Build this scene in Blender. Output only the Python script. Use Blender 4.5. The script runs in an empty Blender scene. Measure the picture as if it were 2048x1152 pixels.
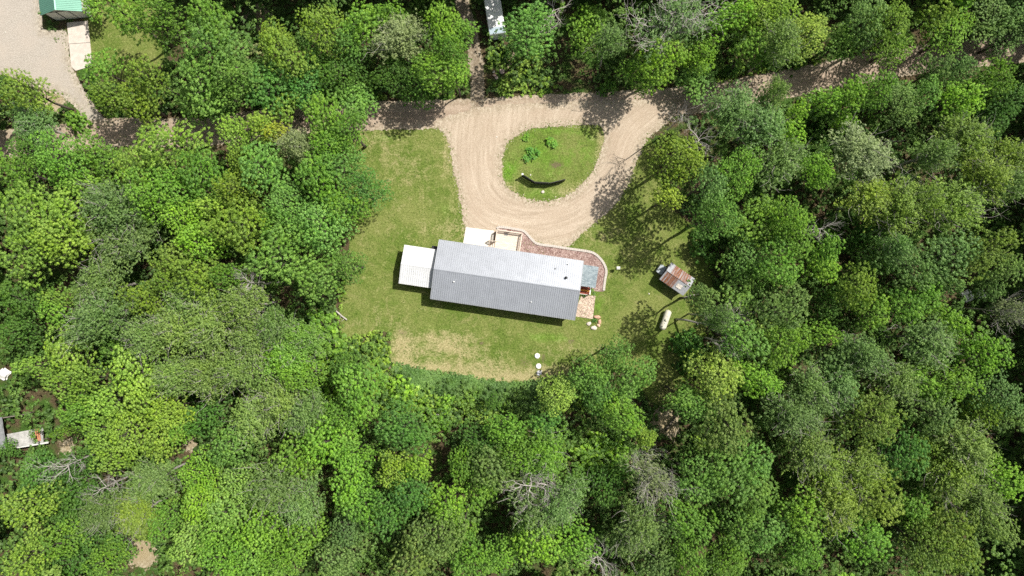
import bpy, math, random
import numpy as np
from mathutils import Vector, Matrix

# ---------------------------------------------------------------- camera, sky, sun, exposure
SC = bpy.context.scene
COL = SC.collection
H_CAM = 98.0
F_PX = 2048 * 24.0 / 36.0
cam_d = bpy.data.cameras.new("camera"); cam_d.lens = 24.0; cam_d.sensor_width = 36.0
cam_d.clip_start = 0.5; cam_d.clip_end = 2000.0
cam = bpy.data.objects.new("camera", cam_d); COL.objects.link(cam)
cam.location = (0, 0, H_CAM); cam.rotation_euler = (0, 0, 0)
SC.camera = cam
SUN_EL, SUN_AZ = math.radians(57.5), math.radians(58)      # azimuth clockwise from +Y
W = bpy.data.worlds.new("World"); SC.world = W; W.use_nodes = True
nt = W.node_tree; nt.nodes.clear()
sky = nt.nodes.new("ShaderNodeTexSky"); sky.sky_type = 'NISHITA'; sky.sun_disc = False
sky.sun_elevation = SUN_EL; sky.sun_rotation = SUN_AZ
sky.dust_density = 3.0
bg = nt.nodes.new("ShaderNodeBackground"); bg.inputs[1].default_value = 0.085
wo = nt.nodes.new("ShaderNodeOutputWorld")
hs = nt.nodes.new("ShaderNodeHueSaturation"); hs.inputs["Saturation"].default_value = 0.5      # sky colour desaturated so that the shade turns less blue
nt.links.new(sky.outputs[0], hs.inputs["Color"]); nt.links.new(hs.outputs[0], bg.inputs[0]); nt.links.new(bg.outputs[0], wo.inputs[0])
sd_ = bpy.data.lights.new("sun", 'SUN'); sd_.energy = 5.0; sd_.angle = math.radians(0.53); sd_.color = (1.0, 0.955, 0.88)
sun = bpy.data.objects.new("sun", sd_); COL.objects.link(sun)
sv = Vector((math.sin(SUN_AZ) * math.cos(SUN_EL), math.cos(SUN_AZ) * math.cos(SUN_EL), math.sin(SUN_EL)))
sun.rotation_euler = sv.to_track_quat('Z', 'Y').to_euler(); sun.location = sv * 150
SC.view_settings.view_transform = 'Standard'; SC.view_settings.look = 'None'
SC.view_settings.exposure = 0.34; SC.view_settings.gamma = 1.0
SC.cycles.max_bounces = 6; SC.cycles.diffuse_bounces = 3; SC.cycles.glossy_bounces = 2
SC.cycles.transmission_bounces = 2; SC.cycles.transparent_max_bounces = 12
SC.cycles.use_denoising = False
SC.cycles.use_adaptive_sampling = True; SC.cycles.adaptive_threshold = 0.02
SC.render.filter_size = 1.05

# ---------------------------------------------------------------- helpers
def P(px, py, h=0.0):
    k = (H_CAM - h) / F_PX
    return ((px - 1024) * k, -(py - 576) * k, h)

def PX(x, y, h=0.0):
    k = F_PX / (H_CAM - h)
    return (1024 + x * k, 576 - y * k)

def tag(o, label=None, cat=None, group=None, kind=None):
    if label: o["label"] = label
    if cat: o["category"] = cat
    if group: o["group"] = group
    if kind: o["kind"] = kind
    return o

def empty(name, loc, rz=0.0, parent=None):
    o = bpy.data.objects.new(name, None); COL.objects.link(o)
    o.location = loc; o.rotation_euler = (0, 0, rz); o.empty_display_size = 0.3
    if parent: o.parent = parent
    return o

def mesh_np(name, V, F, mat, attrs=None, smooth=False):
    """V (n,3) floats, F (m,k) ints"""
    me = bpy.data.meshes.new(name)
    V = np.asarray(V, dtype=np.float32); F = np.asarray(F, dtype=np.int32)
    k = F.shape[1]
    me.vertices.add(len(V)); me.vertices.foreach_set("co", V.ravel())
    me.loops.add(F.size); me.loops.foreach_set("vertex_index", F.ravel())
    me.polygons.add(len(F))
    me.polygons.foreach_set("loop_start", np.arange(0, F.size, k, dtype=np.int32))
    me.polygons.foreach_set("loop_total", np.full(len(F), k, dtype=np.int32))
    me.update(calc_edges=True)
    for n, a in (attrs or {}).items():
        at = me.attributes.new(n, 'FLOAT', 'POINT'); at.data.foreach_set("value", np.asarray(a, dtype=np.float32))
    if mat: me.materials.append(mat)
    if smooth: me.polygons.foreach_set("use_smooth", np.ones(len(F), dtype=bool))
    return me

def obj(name, me, parent=None, loc=None):
    o = bpy.data.objects.new(name, me); COL.objects.link(o)
    if parent: o.parent = parent
    if loc: o.location = loc
    return o

class MB:
    def __init__(s): s.v = []; s.f = []
    def add(s, vs, fs):
        b = len(s.v); s.v += [tuple(v) for v in vs]; s.f += [tuple(i + b for i in f) for f in fs]; return s
    def box(s, x0, x1, y0, y1, z0, z1):
        return s.add([(x0,y0,z0),(x1,y0,z0),(x1,y1,z0),(x0,y1,z0),(x0,y0,z1),(x1,y0,z1),(x1,y1,z1),(x0,y1,z1)],
                     [(0,3,2,1),(4,5,6,7),(0,1,5,4),(1,2,6,5),(2,3,7,6),(3,0,4,7)])
    def prism(s, poly, z0, z1):
        n = len(poly)
        a = sum(poly[i][0]*poly[(i+1)%n][1]-poly[(i+1)%n][0]*poly[i][1] for i in range(n))
        if a < 0: poly = poly[::-1]
        vs = [(p[0],p[1],z0) for p in poly] + [(p[0],p[1],z1) for p in poly]
        return s.add(vs, [tuple(range(n-1,-1,-1)), tuple(range(n,2*n))] + [(i,(i+1)%n,n+(i+1)%n,n+i) for i in range(n)])
    def tube(s, p0, p1, r0, r1=None, n=8, cap=True):
        return s.path([p0, p1], [r0, r0 if r1 is None else r1], n, cap)
    def path(s, pts, rad, n=6, cap=True):
        pts = [Vector(p) for p in pts]; rings = []; b = len(s.v)
        up = Vector((0.13, 0.31, 0.94))
        for i, p in enumerate(pts):
            d = (pts[min(i+1,len(pts)-1)] - pts[max(i-1,0)])
            d = d.normalized() if d.length > 1e-9 else Vector((0,0,1))
            a = d.cross(up)
            if a.length < .05: a = d.cross(Vector((1,0,0)))
            a.normalize(); c = d.cross(a)
            for k in range(n):
                t = 2*math.pi*k/n
                s.v.append(tuple(p + (a*math.cos(t) + c*math.sin(t)) * rad[i]))
        for i in range(len(pts)-1):
            for k in range(n):
                s.f.append((b+i*n+k, b+(i+1)*n+k, b+(i+1)*n+(k+1)%n, b+i*n+(k+1)%n))
        if cap:
            s.f.append(tuple(b+k for k in range(n)))
            s.f.append(tuple(b+(len(pts)-1)*n+k for k in range(n-1,-1,-1)))
        return s
    def lathe(s, prof, n=20, c=(0,0,0)):
        b = len(s.v)
        for r, z in prof:
            for k in range(n):
                t = 2*math.pi*k/n; s.v.append((c[0]+r*math.cos(t), c[1]+r*math.sin(t), c[2]+z))
        for i in range(len(prof)-1):
            for k in range(n):
                s.f.append((b+i*n+k, b+i*n+(k+1)%n, b+(i+1)*n+(k+1)%n, b+(i+1)*n+k))
        s.f.append(tuple(b+k for k in range(n-1,-1,-1))); s.f.append(tuple(b+(len(prof)-1)*n+k for k in range(n)))
        return s
    def build(s, name, mat, parent=None, loc=None, smooth=False, bevel=0.0):
        me = bpy.data.meshes.new(name); me.from_pydata(s.v, [], s.f); me.update()
        if mat: me.materials.append(mat)
        if smooth:
            for p in me.polygons: p.use_smooth = True
        o = obj(name, me, parent, loc)
        if bevel:
            m = o.modifiers.new("bevel", 'BEVEL'); m.width = bevel; m.segments = 2; m.limit_method = 'ANGLE'
        return o

# ---- node materials
def N(t, typ, **kw):
    n = t.nodes.new(typ)
    for k, v in kw.items():
        if k.startswith("i_"):
            key = k[2:]; key = int(key) if key.isdigit() else key.replace("_", " ")
            n.inputs[key].default_value = v
        else: setattr(n, k, v)
    return n
def L(t, a, b): t.links.new(a, b)
def newmat(name):
    m = bpy.data.materials.new(name); m.use_nodes = True; t = m.node_tree; t.nodes.clear()
    o = t.nodes.new("ShaderNodeOutputMaterial"); return m, t, o
def mixc(t, fac, a, b, mode='MIX'):
    n = t.nodes.new("ShaderNodeMix"); n.data_type = 'RGBA'; n.blend_type = mode; n.clamp_factor = True
    for s, v in ((n.inputs[0], fac), (n.inputs[6], a), (n.inputs[7], b)):
        if hasattr(v, "is_output") or isinstance(v, bpy.types.NodeSocket): t.links.new(v, s)
        elif isinstance(v, (int, float)): s.default_value = v
        else: s.default_value = (*v, 1)
    return n.outputs[2]
def math_(t, op, a, b=None, c=None, clamp=False):
    n = t.nodes.new("ShaderNodeMath"); n.operation = op; n.use_clamp = clamp
    for i, v in enumerate((a, b, c)):
        if v is None: continue
        if isinstance(v, bpy.types.NodeSocket): t.links.new(v, n.inputs[i])
        else: n.inputs[i].default_value = v
    return n.outputs[0]
def noise(t, vec, scale, detail=4, rough=0.55, dist=0.0):
    n = N(t, "ShaderNodeTexNoise"); n.inputs["Scale"].default_value = scale; n.inputs["Detail"].default_value = detail
    n.inputs["Roughness"].default_value = rough; n.inputs["Distortion"].default_value = dist
    if vec is not None: L(t, vec, n.inputs["Vector"])
    return n.outputs[0]
def ramp(t, fac, stops):
    n = t.nodes.new("ShaderNodeValToRGB"); e = n.color_ramp.elements
    while len(e) < len(stops): e.new(0.5)
    for k, (p, c) in enumerate(stops):
        e[k].position = p; e[k].color = (*c, 1) if len(c) == 3 else c
    L(t, fac, n.inputs[0]); return n.outputs[0]
def step(t, v, lo, hi):
    n = t.nodes.new("ShaderNodeMapRange"); n.clamp = True
    L(t, v, n.inputs[0]); n.inputs[1].default_value = lo; n.inputs[2].default_value = hi
    return n.outputs[0]
def attr(t, name):
    n = t.nodes.new("ShaderNodeAttribute"); n.attribute_name = name; return n.outputs["Fac"]
def geo(t): return t.nodes.new("ShaderNodeNewGeometry").outputs["Position"]
def bump(t, h, strength, dist):
    n = t.nodes.new("ShaderNodeBump"); n.inputs["Strength"].default_value = strength; n.inputs["Distance"].default_value = dist
    L(t, h, n.inputs["Height"]); return n.outputs[0]
def finish(t, out, col, rough=0.9, nrm=None, metal=0.0, spec=0.3, alpha=None):
    b = t.nodes.new("ShaderNodeBsdfPrincipled")
    if isinstance(col, bpy.types.NodeSocket): L(t, col, b.inputs["Base Color"])
    else: b.inputs["Base Color"].default_value = (*col, 1)
    if isinstance(rough, bpy.types.NodeSocket): L(t, rough, b.inputs["Roughness"])
    else: b.inputs["Roughness"].default_value = rough
    b.inputs["Metallic"].default_value = metal; b.inputs["Specular IOR Level"].default_value = spec
    if nrm is not None: L(t, nrm, b.inputs["Normal"])
    sh = b.outputs[0]
    if alpha is not None:
        tr = t.nodes.new("ShaderNodeBsdfTransparent"); mx = t.nodes.new("ShaderNodeMixShader")
        L(t, alpha, mx.inputs[0]); L(t, tr.outputs[0], mx.inputs[1]); L(t, sh, mx.inputs[2]); sh = mx.outputs[0]
    L(t, sh, out.inputs[0])
def simple(name, col, rough=0.7, var=0.15, scale=6.0, metal=0.0, spec=0.3, bmp=0.2):
    m, t, o = newmat(name)
    tc = t.nodes.new("ShaderNodeTexCoord").outputs["Object"]
    n = noise(t, tc, scale, 6, 0.65)
    c = ramp(t, n, [(0.3, tuple(x*(1-var) for x in col)), (0.7, tuple(min(1, x*(1+var)) for x in col))])
    finish(t, o, c, rough, bump(t, n, bmp, 0.02), metal, spec)
    return m
def edge_alpha(t, width, scale=2.2):
    """ragged border: opaque where the signed distance plus noise is inside"""
    p = geo(t)
    n1 = math_(t, 'SUBTRACT', noise(t, p, scale, 5, 0.7), 0.5)
    n2 = math_(t, 'SUBTRACT', noise(t, p, 0.45, 3, 0.6), 0.5)
    v = math_(t, 'ADD', math_(t, 'MULTIPLY', n1, width * 3.2), math_(t, 'MULTIPLY', n2, width * 2.0))
    v = math_(t, 'ADD', v, attr(t, "sd"))
    return step(t, v, 0.02, -0.02)
# ---------------------------------------------------------------- ground materials
def mat_lawn(name="lawn_grass", tall=False):
    m, t, o = newmat(name); p = geo(t)
    big = noise(t, p, 0.16, 5, 0.6); mid = noise(t, p, 0.9, 5, 0.65, 0.4); fine = noise(t, p, 4.2, 4, 0.8); vf = noise(t, p, 17.0, 2, 0.8)
    g = ramp(t, fine, [(0.3, (0.045, 0.075, 0.014)), (0.5, (0.108, 0.155, 0.030)), (0.7, (0.205, 0.265, 0.065))])
    g2 = ramp(t, fine, [(0.28, (0.100, 0.108, 0.030)), (0.5, (0.190, 0.208, 0.066)), (0.72, (0.32, 0.325, 0.13))])
    dr = ramp(t, fine, [(0.25, (0.20, 0.155, 0.08)), (0.5, (0.38, 0.31, 0.18)), (0.75, (0.60, 0.51, 0.33))])
    gs = ramp(t, fine, [(0.28, (0.055, 0.120, 0.014)), (0.5, (0.125, 0.240, 0.026)), (0.72, (0.21, 0.36, 0.055))])
    f1 = step(t, math_(t, 'ADD', math_(t, 'MULTIPLY', big, 0.7), math_(t, 'MULTIPLY', mid, 0.5)), 0.50, 0.66)
    c = mixc(t, f1, g, g2)
    deep = step(t, math_(t, 'ADD', math_(t, 'MULTIPLY', noise(t, p, 0.26, 4, 0.6, 0.5), 0.8), math_(t, 'MULTIPLY', mid, 0.35)), 0.60, 0.72)
    c = mixc(t, math_(t, 'MULTIPLY', deep, 0.75), c, ramp(t, fine, [(0.3, (0.045, 0.085, 0.012)), (0.7, (0.15, 0.23, 0.035))]))
    pale = step(t, math_(t, 'ADD', noise(t, p, 0.5, 5, 0.7, 0.8), math_(t, 'MULTIPLY', math_(t, 'SUBTRACT', fine, 0.5), 0.5)), 0.58, 0.74)
    c = mixc(t, math_(t, 'MULTIPLY', pale, 0.6), c, ramp(t, vf, [(0.3, (0.20, 0.17, 0.075)), (0.7, (0.42, 0.37, 0.20))]))
    lush = step(t, math_(t, 'ADD', attr(t, "lush"), math_(t, 'MULTIPLY', math_(t, 'SUBTRACT', mid, 0.5), 1.6)), 0.25, 0.75)
    c = mixc(t, lush, c, gs)
    fd = step(t, math_(t, 'ADD', attr(t, "dry"), math_(t, 'ADD', math_(t, 'MULTIPLY', math_(t, 'SUBTRACT', mid, 0.5), 2.2), math_(t, 'MULTIPLY', math_(t, 'SUBTRACT', fine, 0.5), 1.3))), 0.25, 1.0)
    c = mixc(t, fd, c, dr)
    dirt = ramp(t, vf, [(0.3, (0.10, 0.07, 0.045)), (0.7, (0.22, 0.17, 0.12))])
    fb = step(t, math_(t, 'ADD', attr(t, "dirt"), math_(t, 'MULTIPLY', math_(t, 'SUBTRACT', fine, 0.5), 2.4)), 0.42, 0.8)
    c = mixc(t, fb, c, dirt)
    c = mixc(t, math_(t, 'MULTIPLY', step(t, vf, 0.52, 0.8), 0.25), c, (0.45, 0.42, 0.16))
    c = mixc(t, 1.0, c, (0.87, 0.93, 0.80), 'MULTIPLY')
    nrm = bump(t, math_(t, 'ADD', fine, math_(t, 'MULTIPLY', vf, 0.6)), 0.9, 0.09)
    finish(t, o, c, 0.95, nrm, spec=0.1, alpha=edge_alpha(t, 0.28))
    return m
def mat_gravel(name, dark, mid_, light, width=0.2, streak=0.7, tint=(0.33, 0.25, 0.17)):
    m, t, o = newmat(name); p = geo(t)
    cb = N(t, "ShaderNodeCombineXYZ")
    L(t, math_(t, 'MULTIPLY', attr(t, "pt"), 0.10), cb.inputs[0]); L(t, math_(t, 'MULTIPLY', attr(t, "ps"), 1.25), cb.inputs[1])
    st = noise(t, cb.outputs[0], 1.35, 6, 0.72, 0.7)
    fine = noise(t, p, 7.0, 4, 0.8); big = noise(t, p, 0.22, 4, 0.6); vf = noise(t, p, 22.0, 2, 0.8)
    v = math_(t, 'ADD', math_(t, 'MULTIPLY', st, streak * 0.55), math_(t, 'MULTIPLY', fine, 1.0 - streak * 0.55))
    c = ramp(t, v, [(0.33, dark), (0.5, mid_), (0.64, light)])
    c = mixc(t, math_(t, 'MULTIPLY', step(t, big, 0.45, 0.65), 0.5), c, tint)
    stones = N(t, "ShaderNodeTexVoronoi"); stones.inputs["Scale"].default_value = 5.0; L(t, p, stones.inputs["Vector"])
    ef = step(t, math_(t, 'ADD', attr(t, "sd"), math_(t, 'MULTIPLY', math_(t, 'SUBTRACT', noise(t, p, 1.2, 3), .5), 2.0)), -1.5, -0.1)
    stc = ramp(t, stones.outputs["Color"], [(0.0, (0.13, 0.10, 0.06)), (0.5, (0.30, 0.25, 0.17)), (1.0, (0.58, 0.52, 0.42))])
    c = mixc(t, math_(t, 'MULTIPLY', ef, 0.6), c, stc)
    c = mixc(t, math_(t, 'MULTIPLY', step(t, vf, 0.5, 0.75), 0.22), c, (0.62, 0.56, 0.46))
    nrm = bump(t, math_(t, 'ADD', fine, st), 0.55, 0.06)
    finish(t, o, c, 0.95, nrm, spec=0.15, alpha=edge_alpha(t, width))
    return m
def mat_floor():
    m, t, o = newmat("forest_litter"); p = geo(t)
    a = noise(t, p, 0.35, 5, 0.6); f = noise(t, p, 4.5, 5, 0.75)
    c1 = ramp(t, f, [(0.3, (0.035, 0.026, 0.014)), (0.55, (0.10, 0.075, 0.042)), (0.75, (0.21, 0.165, 0.10))])
    c2 = ramp(t, f, [(0.3, (0.022, 0.045, 0.010)), (0.55, (0.055, 0.115, 0.02)), (0.75, (0.11, 0.20, 0.04))])
    c = mixc(t, step(t, a, 0.42, 0.56), c2, c1)
    finish(t, o, c, 0.95, bump(t, f, 0.9, 0.15), spec=0.1)
    return m
M_lawn = mat_lawn()
M_road = mat_gravel("road_dirt", (0.195, 0.138, 0.10), (0.34, 0.262, 0.195), (0.48, 0.39, 0.305), 0.3, 0.95, (0.28, 0.21, 0.155))
M_drive = mat_gravel("drive_gravel", (0.235, 0.18, 0.125), (0.40, 0.325, 0.245), (0.545, 0.465, 0.37), 0.42, 0.8, (0.36, 0.28, 0.205))
M_yard = mat_gravel("yard_gravel", (0.25, 0.22, 0.185), (0.35, 0.315, 0.27), (0.46, 0.42, 0.37), 0.3, 0.15, (0.40, 0.345, 0.29))
M_lane = mat_gravel("lane_dirt", (0.09, 0.065, 0.045), (0.17, 0.13, 0.092), (0.29, 0.235, 0.175), 0.4, 0.5, (0.17, 0.13, 0.09))  # tree shade over the lane is put into this darker soil colour
M_bare = mat_gravel("bare_soil", (0.16, 0.12, 0.06), (0.30, 0.24, 0.14), (0.46, 0.39, 0.26), 1.1, 0.1, (0.30, 0.24, 0.13))

# ---------------------------------------------------------------- sheets
def smooth_closed(poly, n=6):
    out = []; k = len(poly)
    for i in range(k):
        p0, p1, p2, p3 = (np.array(poly[(i+j-1) % k], float) for j in range(4))
        for s in range(n):
            u = s / n
            out.append(0.5*((2*p1) + (-p0+p2)*u + (2*p0-5*p1+4*p2-p3)*u*u + (-p0+3*p1-3*p2+p3)*u**3))
    return np.array(out)
def smooth_open(line, n=8):
    line = [np.array(l, float) for l in line]; out = []
    for i in range(len(line)-1):
        p1, p2 = line[i], line[i+1]; p0 = line[max(i-1, 0)]; p3 = line[min(i+2, len(line)-1)]
        for s in range(n):
            u = s / n
            out.append(0.5*((2*p1) + (-p0+p2)*u + (2*p0-5*p1+4*p2-p3)*u*u + (-p0+3*p1-3*p2+p3)*u**3))
    out.append(line[-1]); return np.array(out)
def W2(pts): return np.array([P(x, y)[:2] for x, y in pts])
def sd_poly(Q, poly):
    d = np.full(len(Q), 1e9); ins = np.zeros(len(Q), bool); n = len(poly)
    for i in range(n):
        a = poly[i]; b = poly[(i+1) % n]; e = b - a; w = Q - a
        tt = np.clip((w @ e) / max(e @ e, 1e-9), 0, 1)
        d = np.minimum(d, np.hypot(*(w - tt[:, None]*e).T))
        c = (a[1] > Q[:, 1]) != (b[1] > Q[:, 1])
        xi = a[0] + (Q[:, 1]-a[1]) * (b[0]-a[0]) / ((b[1]-a[1]) if abs(b[1]-a[1]) > 1e-9 else 1e-9)
        ins ^= c & (Q[:, 0] < xi)
    return np.where(ins, -d, d)
def along(Q, line):
    """signed lateral offset and arc length to a polyline"""
    best = np.full(len(Q), 1e9); ps = np.zeros(len(Q)); pt = np.zeros(len(Q)); acc = 0.0
    for i in range(len(line)-1):
        a, b = line[i], line[i+1]; e = b-a; ln = np.hypot(*e) + 1e-9; w = Q-a
        tt = np.clip((w @ e)/(ln*ln), 0, 1); r = w - tt[:, None]*e; d = np.hypot(*r.T)
        s = np.sign(e[0]*w[:, 1]-e[1]*w[:, 0]); u = d < best
        best[u] = d[u]; ps[u] = (d*s)[u]; pt[u] = (acc + tt*ln)[u]; acc += ln
    return best, ps, pt
def blobs(Q, bl):
    v = np.zeros(len(Q))
    for (px, py, rx, ry, a) in bl:
        c = np.array(P(px, py)[:2]); k = H_CAM / F_PX
        d = ((Q[:, 0]-c[0])/(rx*k))**2 + ((Q[:, 1]-c[1])/(ry*k))**2
        v += a*np.exp(-d)
    return v
def sheet(name, sdf, lo, hi, z, stp, mat, extra=None, margin=1.3):
    xs = np.arange(lo[0], hi[0]+stp, stp); ys = np.arange(lo[1], hi[1]+stp, stp)
    X, Y = np.meshgrid(xs, ys); Q = np.stack([X.ravel(), Y.ravel()], 1); sd = sdf(Q)
    nx = len(xs); i = np.arange(len(Q)).reshape(len(ys), nx)
    F = np.stack([i[:-1, :-1].ravel(), i[:-1, 1:].ravel(), i[1:, 1:].ravel(), i[1:, :-1].ravel()], 1)
    F = F[sd[F].min(1) < margin]
    used = np.unique(F); mp = np.full(len(Q), -1); mp[used] = np.arange(len(used)); F = mp[F]; Q = Q[used]; sd = sd[used]
    A = {"sd": sd}
    if extra: A.update(extra(Q))
    for k in ("pt", "ps", "dry", "lush", "dirt"): A.setdefault(k, np.zeros(len(Q)))
    me = mesh_np(name, np.column_stack([Q, np.full(len(Q), z)]), F, mat, A)
    return tag(obj(name, me), kind="structure")

ROAD = smooth_open(W2([(-160,300),(60,285),(210,266),(330,266),(430,262),(560,242),(715,233),(900,228),(1100,217),(1250,209),(1330,205),(1450,190),(1570,168),(1700,143),(1830,120),(1950,106),(2060,95),(2250,80)]))
ROAD_W = 2.05
LANE = smooth_open(W2([(955,215),(955,150),(948,100),(938,50),(922,0),(905,-60)]))
LOOPC = smooth_open(W2([(955,200),(948,260),(945,330),(958,390),(1000,428),(1070,440),(1140,425),(1195,385),(1235,330),(1262,270),(1330,215)]))
DRIVE = smooth_closed(W2([(872,245),(893,272),(907,340),(920,400),(929,456),(940,480),(1050,480),(1085,495),(1135,492),(1172,460),(1218,422),(1254,376),(1274,322),(1298,275),(1345,235),(1330,200),(1100,205),(960,215)]))
ISLAND = smooth_closed(W2([(1062,258),(1030,275),(1008,300),(1003,335),(1013,368),(1042,392),(1090,402),(1140,388),(1178,352),(1200,308),(1208,270),(1196,251),(1130,252)]))
YARD = smooth_closed(W2([(-120,-150),(75,-120),(84,20),(90,60),(134,62),(140,120),(158,160),(185,205),(212,240),(245,262),(240,292),(200,300),(180,262),(150,215),(110,185),(60,172),(10,150),(-120,130)]), 4)
LAWN = smooth_closed(W2([(718,258),(905,250),(1100,235),(1225,232),(1310,290),(1330,400),(1400,470),(1425,600),(1395,700),(1345,800),(1300,800),(1255,745),(1135,752),(1075,762),(1020,766),(960,759),(870,744),(785,728),(778,668),(740,668),(692,674),(680,640),(690,560),(700,500),(690,440),(690,350)]), 4)
GLAWN = smooth_closed(W2([(176,20),(300,10),(330,90),(312,140),(230,165),(190,140),(178,90)]), 4)
def sd_road(Q): return along(Q, ROAD)[0] - ROAD_W
def sd_lane(Q): return along(Q, LANE)[0] - 0.95
def sd_drive(Q): return np.maximum(sd_poly(Q, DRIVE), -sd_poly(Q, ISLAND))
def sd_lawn(Q): return sd_poly(Q, LAWN)
def sd_yard(Q): return sd_poly(Q, YARD)
def sd_glawn(Q): return sd_poly(Q, GLAWN)
APRON = W2([(134.5, 46), (176, 42), (186, 132), (152, 142), (143.5, 134)])
VIEWS = [(52,866,25),(157,85,20),(985,40,15),(993,150,20),(1354,558,34),(1331,640,20),(1077,735,18),(1080,748,15),(285,1108,26),(105,195,22),(14,748,8),(1931,592,9),(1958,588,7),(245,85,34),(955,150,17),(948,95,10),(690,632,12),
         (215,262,18),(405,262,14),(1600,165,16),(1650,152,12),(1720,138,10),(1340,845,20),(135,885,8),(380,887,8),(1035,135,34),(1010,115,18),(900,760,24),(960,776,20),(1010,786,14),(850,748,12)]
def sd_views(Q):
    return np.minimum.reduce([np.hypot(Q[:, 0]-P(a, b)[0], Q[:, 1]-P(a, b)[1]) - r*H_CAM/F_PX for a, b, r in VIEWS if (a, b) not in ((1035,135),(1010,115),(245,85),(900,760),(960,776),(1010,786),(850,748))])
def open_sd(Q):
    return np.minimum.reduce([sd_poly(Q, APRON)-.4, sd_views(Q), sd_road(Q), sd_lane(Q), sd_poly(Q, DRIVE), sd_lawn(Q), sd_yard(Q), sd_glawn(Q)])
def tracks(line):
    def f(Q):
        _, ps, pt = along(Q, line); return {"ps": ps, "pt": pt}
    return f
# ground to the horizon
xs = [-900, -300, -110, -55, 0, 55, 110, 300, 900]; ys = [-900, -300, -80, 0, 80, 300, 900]
gv = [(x, y, 0) for y in ys for x in xs]
gf = [(j*9+i, j*9+i+1, (j+1)*9+i+1, (j+1)*9+i) for j in range(len(ys)-1) for i in range(8)]
M_floor = mat_floor()
tag(obj("ground", mesh_np("ground", gv, gf, M_floor)), kind="structure")
def lawn_extra(Q):
    dry = blobs(Q, [(803,700,24,38,.85),(850,700,70,26,.4),(960,755,160,11,.9),(865,735,80,12,.85),(920,700,60,14,.35),(1090,745,70,20,.5),(900,690,50,16,.5),(970,730,60,22,.55),(1190,700,50,14,.25),
                    (815,350,50,70,.3),(770,300,40,30,.3),(760,640,50,30,.25),(890,670,70,14,.4),(1120,700,50,30,.3),(910,440,25,60,.35),(895,300,14,60,.5),
                    (1205,290,16,60,.7),(1160,385,60,16,.65),(1020,385,25,22,.65),(1000,320,12,60,.6),(1150,470,40,20,.45),(1215,470,35,20,.3),(860,460,60,18,.3),(735,270,30,20,.4)])
    lush = blobs(Q, [(1110,320,85,60,.42),(770,275,40,8,.5),(1120,262,80,10,.3),(1015,345,16,22,.8),(1060,300,40,30,.3),(1180,290,20,30,.3),(890,420,20,30,.4),(1085,672,60,10,.3),(880,655,120,8,.3),(1110,680,50,12,.4),(845,690,20,10,.5),(905,470,60,10,.2),(1195,605,18,30,.5),(1080,390,60,14,.4),(740,560,30,60,.15),(870,715,30,10,.4)])
    dirt = blobs(Q, [(963,687,7,4,1.),(1142,683,10,6,.8),(1112,330,18,8,.9),(1048,725,18,14,.55),(1087,716,5,12,.8),(1066,702,12,4,.5),(805,665,14,8,.6),(870,712,5,4,.6),(1108,300,60,8,.18),(1150,275,50,10,.2),(1340,640,60,110,.28),(1330,790,40,40,.6)])
    return {"dry": dry, "lush": lush, "dirt": dirt}
sheet("lawn", sd_lawn, (-26, -17), (31, 25), 0.020, 0.35, M_lawn, lawn_extra)
sheet("garage_lawn", sd_glawn, (-64, 28), (-48, 42), 0.020, 0.4, M_lawn)
sheet("gravel_yard", sd_yard, (-90, 17), (-54, 56), 0.024, 0.5, M_yard)
sheet("road", sd_road, (-92, 18), (92, 39), 0.028, 0.4, M_road, tracks(ROAD))
sheet("lane", sd_lane, (-10, 22), (-2, 46), 0.032, 0.3, M_lane, tracks(LANE))
sheet("driveway", sd_drive, (-12, 5), (24, 27), 0.036, 0.25, M_drive, tracks(LOOPC), margin=0.9)
def patch(name, px, py, r, seed, z):
    rr = random.Random(seed); pts = [(px + r*(0.7+.5*rr.random())*math.cos(a*math.pi/4), py + r*(0.7+.5*rr.random())*math.sin(a*math.pi/4)) for a in range(8)]
    pl = smooth_closed(W2(pts), 3); c = pl.mean(0); e = r*0.1+2
    return sheet(name, lambda Q: sd_poly(Q, pl), (c[0]-e, c[1]-e), (c[0]+e, c[1]+e), z, 0.35, M_bare)
for i, (px, py, r) in enumerate([(285,1108,32),(135,890,16),(380,887,13),(1330,850,34),(692,630,14),(105,195,26),(1035,120,18),(150,1150,16),(520,40,30),(1090,1010,10),(790,742,10)]):
    patch("bare_ground", px, py, r, i, 0.012)
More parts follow.
